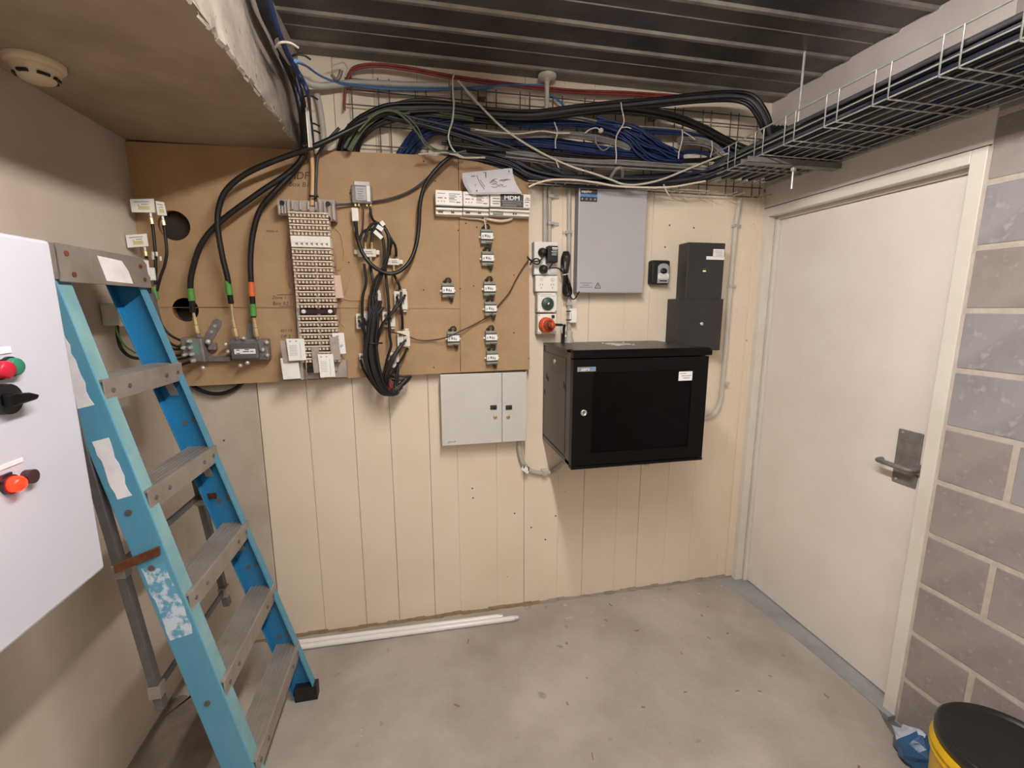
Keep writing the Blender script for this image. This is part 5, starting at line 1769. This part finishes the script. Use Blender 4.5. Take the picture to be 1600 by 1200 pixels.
# ------------------------------------------------------------------ wire basket on the back wall
BY = -.032
WR = .0025
bs = thing('wire_basket', (1.75, BY, 2.13), 'wire basket tray standing upright against the back wall above the board', 'cable tray')
bx0 = YP(540, 150, BY).x
pa = YP(601.5, 180, BY).x
pitch = (YP(820, 180, BY).x - pa) / 4
ZT = 2.512
zs = [2.140, 2.185, 2.262, 2.338, 2.415, 2.470, ZT]
for z in zs:
    B().tube([(bx0, BY, z), (2.80, BY, z)], WR, 6, 0, 1).ob('long_wire', 'wire_d', bs)
for y in (-.075, -.115):
    B().tube([(bx0 + .75, y, 2.136), (2.44, y, 2.136)], WR, 6, 0, 1).ob('long_wire', 'flange', bs)
k = -1
first = None
while pa + pitch * k < 2.80:
    for s in (-.022, .022):
        x = pa + pitch * k + s
        if x < bx0 or x > 2.8:
            continue
        pts = [(0, BY - .003, ZT + .01), (0, BY - .003, 2.146), (0, BY - .008, 2.138), (0, -.122, 2.136)] if x > bx0 + .75 else [(0, BY - .003, ZT + .01), (0, BY - .003, 2.144)]
        B().tube([(x + p[0], p[1], p[2]) for p in pts[:2]], WR, 6, 0, 1).ob('cross_wire', 'wire_d', bs)
        if len(pts) > 2:
            B().tube([(x + p[0], p[1], p[2]) for p in pts[1:]], WR, 6, 0, 1).ob('flange_wire', 'flange', bs)
    k += 1
for px, py in ((752, 150), (1018, 184), (905, 207), (757, 230)):
    q = YP(px, py, -.01)
    b = B()
    b.box(q.x - .016, q.x + .016, -.045, -.001, q.z - .016, q.z + .016)
    b.cyl((q.x, -.045, q.z), (q.x, -.052, q.z), .006, 10, 0)
    b.ob('wall_bracket', 'zinc', bs, .002)

# ------------------------------------------------------------------ wire basket under the ceiling over the door
TZ, TX0, TX1, TYE = 2.197, 2.443, 2.822, -2.7
tb = thing('wire_basket', (2.63, -1.2, TZ), 'horizontal galvanised wire basket tray hung over the door', 'cable tray')
nb = 9
for i in range(nb):
    x = TX0 + (TX1 - TX0) * i / (nb - 1)
    B().tube([(x, -.04, TZ), (x, TYE, TZ)], .0026, 6, 0, 1).ob('long_wire', 'wire', tb)
for x in (TX0, TX1):
    for z in (TZ + .03, TZ + .098):
        B().tube([(x, -.04, z), (x, TYE, z)], .0026 if z < TZ + .05 else .003, 6, 0, 1).ob('long_wire', 'wire', tb)
yc = [-.265, -.582 + .155, -.582, -.757, -.925, -1.105, -1.272]
while yc[-1] > TYE + .2:
    yc.append(yc[-1] - .172)
first = None
for y in yc:
    for s in (-.023, .023):
        if first is None:
            pts = [(TX0 - .003, 0, TZ + .098), (TX0 - .003, 0, TZ - .003), (TX1 + .003, 0, TZ - .003), (TX1 + .003, 0, TZ + .098)]
            o = B().tube([(p[0], y + s, p[2]) for p in pts], .0026, 6, 0, 1).ob('cross_wire', 'wire', tb)
            first, fy = o, y + s
        else:
            o = first.copy()
            COL.objects.link(o)
            o.location.y += (y + s) - fy
rod = thing('threaded_rod', YP(1266, 64, -.475), 'thin threaded hanger rod dropping from the deck through the basket tray', 'rod')
q = ZP(1260, 258, TZ - .02)
ry = q.y
B().cyl((2.62, ry, 2.08), (2.62, ry, 2.60), .0048, 10).ob('rod', 'steel', rod)
B().cyl((2.62, ry, 2.150), (2.62, ry, 2.165), .011, 6, smooth=False).ob('nut', 'steel', rod)
c0 = B()
c0.box(TX0 - .06, TX1 + .015, ry - .021, ry + .021, TZ - .030, TZ - .027)
c0.box(TX0 - .06, TX1 + .015, ry - .021, ry - .018, TZ - .030, TZ - .008)
c0.box(TX0 - .06, TX1 + .015, ry + .018, ry + .021, TZ - .030, TZ - .008)
tag(c0.ob('strut_channel', 'zinc', None, .001), 'grey strut channel carrying the basket tray near the corner', 'strut')

# ------------------------------------------------------------------ cables
def bundle(n, name, label, group, mt, path, spread, r, seed, hold=.35, n_side=6, seg=5, flat=1.0):
    """n separate cables following one path of (px, py, y) or 3-d points, each with its own offset"""
    rd = random.Random(seed)
    P3_ = [p if isinstance(p, Vector) else YP(p[0], p[1], p[2]) for p in path]
    for k in range(n):
        a_, rr = rd.uniform(0, 2 * PI), math.sqrt(rd.uniform(0, 1)) * spread
        ox, oy = math.cos(a_) * rr, math.sin(a_) * rr
        pts = []
        for i, p in enumerate(P3_):
            t = (P3_[min(i + 1, len(P3_) - 1)] - P3_[max(i - 1, 0)]).normalized()
            u = t.cross(Vector((0, 1, 0)))
            if u.length < .2:
                u = Vector((0, 0, 1))
            u.normalize()
            v = t.cross(u)
            if p.__class__ and path[i].__class__ is not Vector and len(path[i]) > 3:
                sc_ = path[i][3]
            else:
                sc_ = 1.0
            pts.append(p + u * (ox * sc_ + rd.uniform(-1, 1) * spread * hold * .5) + v * (oy * flat + rd.uniform(-1, 1) * spread * hold * .4))
        m_ = mt if isinstance(mt, str) else rd.choice(mt)
        cable(name, label, 'cable', pts, r * rd.uniform(.88, 1.1), m_, group, n_side, seg)


V = Vector
# along the back wall
bundle(24, 'data_cable', 'blue data cable in the upper run on the back wall basket', 'upper blue data cables', 'blue',
       [(618, 262, -.017), (632, 238, -.018), (645, 216, -.05), (668, 197, -.07), (710, 186, -.07), (760, 186, -.068), (830, 192, -.068), (900, 191, -.068), (948, 199, -.07), (980, 212, -.08, 1.2), (1010, 226, -.095, 1.5), (1040, 240, -.10, 1.4), (1062, 250, -.10)], .022, .0042, 1, .3, flat=.45)
bundle(30, 'data_cable', 'blue data cable rising from behind the fibreboard edge', 'blue data cables rising behind the board', 'blue',
       [(622, 258, -.017), (634, 240, -.018, 1.25), (652, 220, -.04, 1.2), (676, 203, -.065), (705, 204, -.08), (745, 212, -.08), (790, 219, -.078), (850, 224, -.075), (905, 231, -.075), (960, 239, -.08), (1010, 243, -.09), (1050, 246, -.10)], .025, .0042, 2, .3, flat=.4)
bundle(26, 'data_cable', 'blue data cable fanning down in the loose blue swathe', 'blue data cables fanning down', 'blue',
       [(930, 193, -.075), (960, 200, -.085), (985, 212, -.10, 1.6), (1005, 226, -.11, 2.0), (1022, 238, -.11, 1.8), (1045, 246, -.105, 1.2), (1064, 250, -.10)], .03, .0042, 3, .6)
bundle(14, 'data_cable', 'blue data cable in the upper right run above the grey loops', 'upper right blue data cables', 'blue',
       [(945, 200, -.065), (990, 203, -.068), (1035, 206, -.07), (1070, 208, -.075), (1105, 218, -.08), (1135, 232, -.10), (1160, 246, -.14)], .014, .0042, 31)
bundle(16, 'data_cable', 'grey data cable in the upper grey run on the basket', 'upper grey data cables', 'grey_c',
       [(735, 206, -.095), (770, 209, -.10), (800, 211, -.105), (860, 210, -.105), (905, 213, -.105), (950, 220, -.10), (985, 232, -.09)], .013, .0042, 4)
bundle(8, 'data_cable', 'grey data cable skirting the top edge of blue run', 'grey cables above the blue run', ['grey_c', 'dgrey_c'],
       [(640, 176, -.085), (700, 180, -.085), (760, 184, -.085), (830, 182, -.09), (900, 184, -.09), (960, 197, -.085), (1020, 200, -.08), (1080, 206, -.085), (1130, 222, -.10), (1165, 240, -.15)], .009, .0042, 5)
bundle(20, 'data_cable', 'grey data cable in the lower grey run on basket', 'lower grey data cables', 'grey_c',
       [(790, 240, -.09), (830, 245, -.105), (870, 251, -.11), (920, 255, -.112), (970, 257, -.112), (1030, 261, -.11), (1075, 264, -.11), (1105, 267, -.13)], .017, .0042, 6)
bundle(16, 'data_cable', 'grey data cable curling down at the right end of the basket', 'grey cables curling at the right end', 'grey_c',
       [(1060, 219, -.08), (1085, 219, -.085), (1108, 224, -.09), (1125, 236, -.10), (1136, 252, -.13), (1145, 266, -.18)], .017, .0042, 7)
bundle(6, 'data_cable', 'violet blue cable curling below the grey loops', 'violet blue cables at the right end', 'blue',
       [(1062, 240, -.085), (1085, 237, -.09), (1105, 242, -.095), (1118, 252, -.11), (1126, 264, -.14)], .008, .0042, 8)
bundle(8, 'black_cable', 'black cable in the thin run between blue and grey', 'thin black run between blue and grey', 'black',
       [(690, 222, -.09), (740, 229, -.095), (800, 235, -.10), (860, 239, -.105), (920, 245, -.105), (980, 249, -.105), (1040, 251, -.10), (1090, 250, -.10), (1125, 248, -.13)], .009, .0048, 9)
bundle(34, 'black_cable', 'dark cable in the lowest run over the grey enclosure', 'lowest dark cables on the basket flange', ['black', 'navy', 'navy', 'black', 'dgrey_c'],
       [(700, 236, -.045), (750, 243, -.05), (795, 254, -.06), (832, 272, -.07), (885, 281, -.075), (950, 284, -.08), (1010, 283, -.085), (1060, 279, -.09), (1100, 272, -.12), (1135, 259, -.18)], .027, .0052, 10, .3)
bundle(26, 'black_cable', 'black cable arching from behind board to the top run', 'black cables arching over the board', ['black', 'black', 'black', 'dgrey_c', 'green_c'],
       [(548, 262, -.017), (546, 240, -.018, 1.15), (548, 222, -.034, 1.2), (558, 203, -.055, 1.2), (580, 187, -.075), (615, 175, -.08), (660, 169, -.082), (720, 176, -.082), (790, 183, -.084)], .034, .0058, 11, .25, flat=.28)
bundle(14, 'black_cable', 'black cable sweeping up to the deck at the corner', 'black cables sweeping to the corner', ['black', 'black', 'dgrey_c'],
       [(534, 262, -.017), (534, 240, -.018), (540, 216, -.05), (560, 192, -.085), (600, 172, -.10), (640, 168, -.10), (700, 168, -.10), (760, 176, -.10), (830, 180, -.10), (900, 172, -.105), (960, 165, -.11), (1020, 160, -.12), (1085, 153, -.14), (1140, 150, -.17, 1.1), (1172, 156, -.20, 1.5), (1190, 178, -.23, 1.7), (1200, 204, -.26, 1.6), (1206, 225, -.32, 1.3)], .020, .0074, 12, .2, flat=.5)
bundle(10, 'black_cable', 'black cable dipping from the corner sweep down to the basket', 'black cables dipping to the basket', 'black',
       [(840, 181, -.09), (900, 174, -.10), (960, 170, -.105), (1010, 174, -.11), (1055, 184, -.11), (1095, 200, -.115), (1130, 218, -.13), (1158, 232, -.16), (1185, 240, -.24)], .014, .007, 13, .25)
bundle(4, 'black_cable', 'long black cable slanting behind the tray from the left', 'slanting black cables', ['black', 'dgrey_c'],
       [(600, 178, -.105), (650, 190, -.11), (700, 203, -.11), (760, 222, -.105), (810, 240, -.10), (860, 262, -.095), (900, 276, -.09)], .016, .0052, 14, .4)
bundle(7, 'green_cable', 'dull green cable among the arching black ones', 'dull green cables among the arch', 'green_c',
       [(540, 232, -.10), (556, 206, -.10), (578, 184, -.105), (610, 170, -.105), (650, 168, -.10), (690, 172, -.095), (740, 182, -.095)], .018, .0034, 15, .4)
for k, (lb, pts, r, mt) in enumerate((
        ('pale green cable crossing down to the board top', [(560, 205), (585, 180), (612, 173), (636, 188), (655, 212), (666, 228), (684, 238), (706, 240), (728, 236)], .0042, 'green_c'),
        ('second pale green cable crossing down to the board top', [(575, 184), (605, 172), (630, 178), (650, 196), (662, 218), (678, 232), (700, 238)], .0036, 'green_c'),
        ('off white cable lying along the board top edge', [(654, 241), (672, 240), (692, 239), (712, 242), (722, 246), (740, 246.5), (758, 246)], .0042, 'white_c'),
        ('off white cable hanging straight down from the red cable', [(710, 114), (707, 126), (708, 145), (709, 165), (707, 188), (702, 205), (701, 218), (708, 234), (722, 245), (738, 247)], .0036, 'white_c'),
        ('long off white cable slung in a deep curve to the tray corner', [(716, 126), (735, 148), (753, 168), (780, 195), (805, 214), (832, 231), (860, 246), (895, 261), (930, 272), (955, 281), (975, 288), (1000, 288), (1035, 280), (1080, 262), (1115, 248), (1137, 240)], .0046, 'white_c'),
        ('off white cable resting in the lowest curve over the enclosure', [(826, 292), (840, 286), (862, 281), (895, 281), (930, 285), (965, 291), (1010, 293), (1050, 292), (1080, 287), (1102, 283)], .0044, 'cream_p'),
        ('off white cable along the top of upper grey run', [(742, 202), (770, 206), (810, 209), (845, 205), (870, 208), (890, 208)], .0036, 'white_c'),
        ('grey loop of spare wire hanging under a white cap', [(930, 212), (932, 224), (940, 234), (948, 233), (956, 224)], .0026, 'grey_c'),
        ('short pale wire bowed left of the white cap', [(914, 208), (922, 202), (932, 200), (938, 204)], .0026, 'white_c'),
        ('white string tied round the cables at the left third', [(866, 191), (871, 206), (868, 219), (868, 232)], .0028, 'string'),
        ('white string hanging from left third below the blue run', [(867, 247), (870, 254), (873, 262)], .0028, 'string'),
        ('white string tied round the cables at mid basket', [(970, 160), (972, 172), (975, 190), (968, 204), (963, 214), (962, 228), (963, 243), (962, 256)], .0028, 'string'),
        ('white string tail spread at mid basket', [(964, 210), (971, 200), (980, 199), (986, 201)], .0024, 'string'),
        ('white string tied round the grey loops at the right', [(1066, 203), (1066, 218), (1061, 238), (1060, 248)], .0028, 'string'),
        ('white string with open ends over the grey loops', [(1068, 206), (1078, 212), (1086, 218)], .0024, 'string'),
        ('white tie dangling under basket beside the enclosure', [(1037, 288), (1041, 298), (1046, 306)], .0032, 'string'),
        ('pale bent tie at far right beside the corner sweep', [(1112, 220), (1113, 232), (1110, 246)], .0026, 'string'),
        ('bent pale conduit end under the corner sweep of cables', [(1166, 158), (1178, 166), (1186, 178), (1188, 196), (1188, 214)], .0036, 'string'))):
    cable('white_cable' if mt in ('white_c', 'cream_p') else ('string_tie' if mt == 'string' else 'loose_cable'), lb, 'cable' if mt != 'string' else 'tie', [YP(p[0], p[1], -.135) for p in pts], r, mt)
q = YP(938, 205, -.10)
tag(B().lathe([(.010, 0), (.010, .012), (.006, .014), (0, .014)], q, (0, -1, 0), 14).ob('anchor_knob', 'string'), 'white cap fixed in the middle of upper grey run', 'cap')
q = YP(966, 270, -.12)
tag(B().tube([q + V((-.03, .02, -.02)), q + V((-.015, -.01, .012)), q + V((.01, -.012, .014)), q + V((.03, .02, -.012))], .008, 8).ob('cable_clamp', 'zinc'), 'curved grey clamp on the lowest dark run', 'clamp')

# red fire cables, pale conduit and light blue cable under the deck
for k, dz in enumerate((0, 4)):
    cable('red_cable', ['upper red fire cable along the top of the basket', 'lower red fire cable along the top of the basket'][k], 'cable', [YP(538, 168 + dz, -.03), YP(540, 140, -.035), YP(544, 118 + dz, -.045), YP(556, 104 + dz, -.055), YP(590, 100 + dz, -.055), YP(640, 106 + dz, -.055), YP(705, 118 + dz, -.055), YP(770, 127 + dz, -.05), YP(830, 134 + dz, -.05), YP(900, 141 + dz, -.05), YP(980, 144 + dz, -.05), YP(1070, 150 + dz, -.05)], .0050, 'red_c')
pipe('conduit', 'pale bent conduit running from the slab edge along the basket top', [XP(436, 66, .69), XP(449, 88, .69), YP(463, 112, -.12), YP(478, 128, -.08), YP(500, 134, -.06), YP(530, 132, -.05), YP(560, 129, -.045), YP(620, 132, -.045), YP(700, 134, -.045)], .0125, 'conduit')
pipe('conduit', 'short pale conduit elbow turning down beside wall bracket', [YP(728, 143, -.05), YP(737, 150, -.05), YP(743, 160, -.05), YP(745, 172, -.05)], .011, 'conduit')
cable('blue_cable', 'light blue cable slung beneath the pale conduit', 'cable', [XP(462, 95, .80), YP(480, 104, -.14), YP(500, 118, -.09), YP(525, 128, -.06), YP(560, 133, -.065), YP(600, 137, -.065), YP(660, 139, -.065), YP(720, 138, -.06), YP(790, 133, -.055), YP(850, 133, -.05)], .0044, 'blue_l')
cable('blue_cable', 'second light blue cable slung beneath the pale conduit', 'cable', [YP(525, 129, -.06), YP(570, 136, -.07), YP(620, 140, -.07), YP(690, 140, -.065), YP(770, 137, -.055)], .0045, 'blue_l')
cable('blue_cable', 'frayed light blue tail beside the sprinkler', 'cable', [YP(856, 148, -.05), YP(866, 152, -.05), YP(876, 160, -.05), YP(884, 170, -.05)], .005, 'blue_l')
pipe('conduit', 'grey conduit dropping down the wall beside the slab edge', [YP(495, 148, -.02), YP(499, 165, -.02), YP(503, 190, -.02), YP(506, 222, -.02), YP(507, 240, -.02)], .0125, 'conduit')
sk = thing('sprinkler_head', YP(855, 125, -.1), 'cream ceiling rose with a short pipe under the steel deck', 'sprinkler')
q = YP(855, 126, -.055)
B().cyl((q.x, q.y, 2.44), (q.x, q.y, CZ), .010, 12).ob('drop_pipe', 'conduit_c', sk)
B().lathe([(.040, 0), (.040, .010), (.030, .016), (.014, .018), (.012, .03), (0, .03)], (q.x, q.y, CZ - .010), (0, 0, -1), 22).ob('rose', 'conduit_c', sk)
cable('pale_wire', 'crossed pale wire ends by the red cable corner', 'wire', [YP(517, 104, -.07), YP(530, 99, -.07), YP(538, 98, -.07), YP(543, 108, -.07), YP(540, 116, -.07)], .0026, 'string')
tag(B().tube([YP(533, 110, -.07), YP(530, 120, -.07), YP(525, 124, -.07), (YP(518, 117, -.07))], .007, 6).ob('wire_wrap', 'zinc'), 'grey wrapped wire joint by the red cable corner', 'wire joint')

# down the face of the slab to the board
def slab_bundle(n, label, group, mt, path, spread, r, seed):
    rd = random.Random(seed)
    for k in range(n):
        ox, oz = rd.uniform(-1, 1) * spread, rd.uniform(-1, 1) * spread
        pts = []
        for px, py, x in path:
            p = XP(px, py, x) if x is not None and x > 0 else YP(px, py, x)
            pts.append(p + V((abs(ox) * .6, ox * .6, oz)))
        cable('black_cable' if mt != 'navyblue' else 'data_cable', label, 'cable', pts, r, mt if isinstance(mt, str) else rd.choice(mt), group, 7, 6)


slab_bundle(16, 'black cable running along the crumbly edge of low slab', 'black cables along the slab edge', ['black', 'black', 'navy'], [(392, -40, .66), (408, 12, .66), (425, 48, .66), (440, 82, .66), (456, 122, .66), (467, 165, .67), (473, 215, -.10), (472, 240, -.10)], .020, .0072, 41)
slab_bundle(3, 'dark blue cable hung on the slab edge above pale conduit', 'blue cables on the slab edge', 'navyblue', [(415, -20, .70), (430, 35, .70), (446, 78, .70), (468, 118, .72), (480, 145, .74), (484, 180, -.10), (488, 220, -.08), (489, 246, -.04)], .008, .0052, 42)
for k, (px, py) in enumerate(((447, 74), (468, 92), (482, 155), (485, 197), (486, 208))):
    q = XP(px, py, .71) if k < 2 else YP(px, py, -.10)
    tag(B().tube([q + V((-.03, 0, -.004)), q + V((-.01, -.022, 0)), q + V((.016, -.018, .004)), q + V((.034, .0, .002))], .0034, 6).ob('cable_tie', 'string' if k == 0 else 'black2'), ['white tie looped on the black slab edge cables', 'black tie round pale conduit near the deck', 'dark tie on the blue cables by the slab', 'upper black tie across the cream and blue cables', 'lower black tie across the cream and blue cables'][k], 'cable tie')
o = B().prism([XP(477, 168, .70), XP(481, 168, .70), XP(487, 230, .70), XP(482, 230, .70)], (.003, 0, 0)).ob('white_strip', 'white')
tag(o, 'narrow white strip beside the black cables at the slab corner', 'strip')
cable('cream_cable', 'cream orange cable dropping from the slab edge into the terminal frame', 'cable', [YP(477, 150, -.06), YP(480, 172, -.075), YP(484, 215, -.09), YP(487, 240, -.085), YP(488.5, 275, -.085), YP(488, 305, -.095), YP(488, 322, -.105)], .0082, 'cream_c')
cable('grey_cable', 'grey cable dropping beside the cream one into the terminal frame', 'cable', [YP(530, 200, -.10), YP(508, 224, -.10), YP(497, 244, -.09), YP(494, 275, -.085), YP(493, 305, -.095), YP(493, 322, -.105)], .0062, 'dgrey_c')
tag(B().tube([YP(484, 306, -.11), YP(490, 306.5, -.125), YP(497, 307, -.11)], .004, 6).ob('cable_tie', 'black2'), 'black tie just above the terminal frame', 'cable tie')

# inside the tray over the door
rd = random.Random(77)
for k in range(66):
    x = TX0 + .012 + (TX1 - TX0 - .024) * (k % 33) / 32 + rd.uniform(-.003, .003)
    lay = (k // 33) + (k % 2) * .35
    r = rd.uniform(.0052, .0085)
    z = TZ + .004 + r + lay * .013
    mt = rd.choice(['black', 'navy', 'dgrey_c', 'navy', 'blue' if k % 4 == 0 else 'dgrey_c'])
    y0 = -.05 - rd.uniform(0, .08)
    pts = [V((min(x, 2.80), y0, z + .004))]
    for j in range(1, 9):
        pts.append(V((x + rd.uniform(-.006, .006), y0 - .33 * j, z + rd.uniform(-.002, .003))))
    cable('tray_cable', 'dark cable lying lengthwise in the basket tray over the door', 'cable', pts, r, mt, 'dark cables in the tray over the door', 6, 3)
for k in range(18):
    x = TX0 + .012 + .011 * k + rd.uniform(-.003, .003)
    z = TZ + .046 + rd.uniform(0, .012) - .0012 * k
    cable('tray_cable', 'dark cable on top of the heap at the open side of the tray', 'cable', [V((x + rd.uniform(-.005, .005), -.12 - .36 * j, z + rd.uniform(-.003, .004))) for j in range(8)], rd.uniform(.006, .0085), rd.choice(['black', 'navy', 'dgrey_c', 'black']), 'dark cables on top of the tray heap', 6, 3)
for k in range(10):
    x = TX0 + .05 + .028 * k
    sx = YP(1205, 200, -.2).x
    pts = [V((2.70 + .010 * k, -.17 - .012 * k, 2.42 - .004 * k)), V((2.735 + .007 * k, -.24 - .014 * k, 2.34)), V((2.73 + .005 * k, -.34 - .02 * k, 2.262)), V((min(x + .10, 2.79), -.55, TZ + .050)), V((x, -.9, TZ + .046)), V((x, -1.6, TZ + .05)), V((x, -2.6, TZ + .05))]
    cable('tray_cable', 'black cable coming down the corner into the tray over the door', 'cable', pts, .0075, 'black', 'black corner cables entering the tray', 6, 5)
cable('green_cable', 'green cable along the outer side of the tray over the door', 'cable', [V((TX0 + .012, -.15, TZ + .05)), V((TX0 + .015, -.7, TZ + .055)), V((TX0 + .02, -1.2, TZ + .066)), V((TX0 + .03, -1.9, TZ + .06)), V((TX0 + .03, -2.6, TZ + .06))], .0045, 'green_c')
tg = thing('cable_tag', ZP(1440, 95, TZ + .06), 'small yellowish tag lying on the cables in the tray over the door', 'tag')
q = ZP(1536, 72, TZ + .06)
B().box(q.x - .02, q.x + .02, q.y - .05, q.y + .02, q.z + .004, q.z + .006).ob('tag_card', 'cream_p', tg)
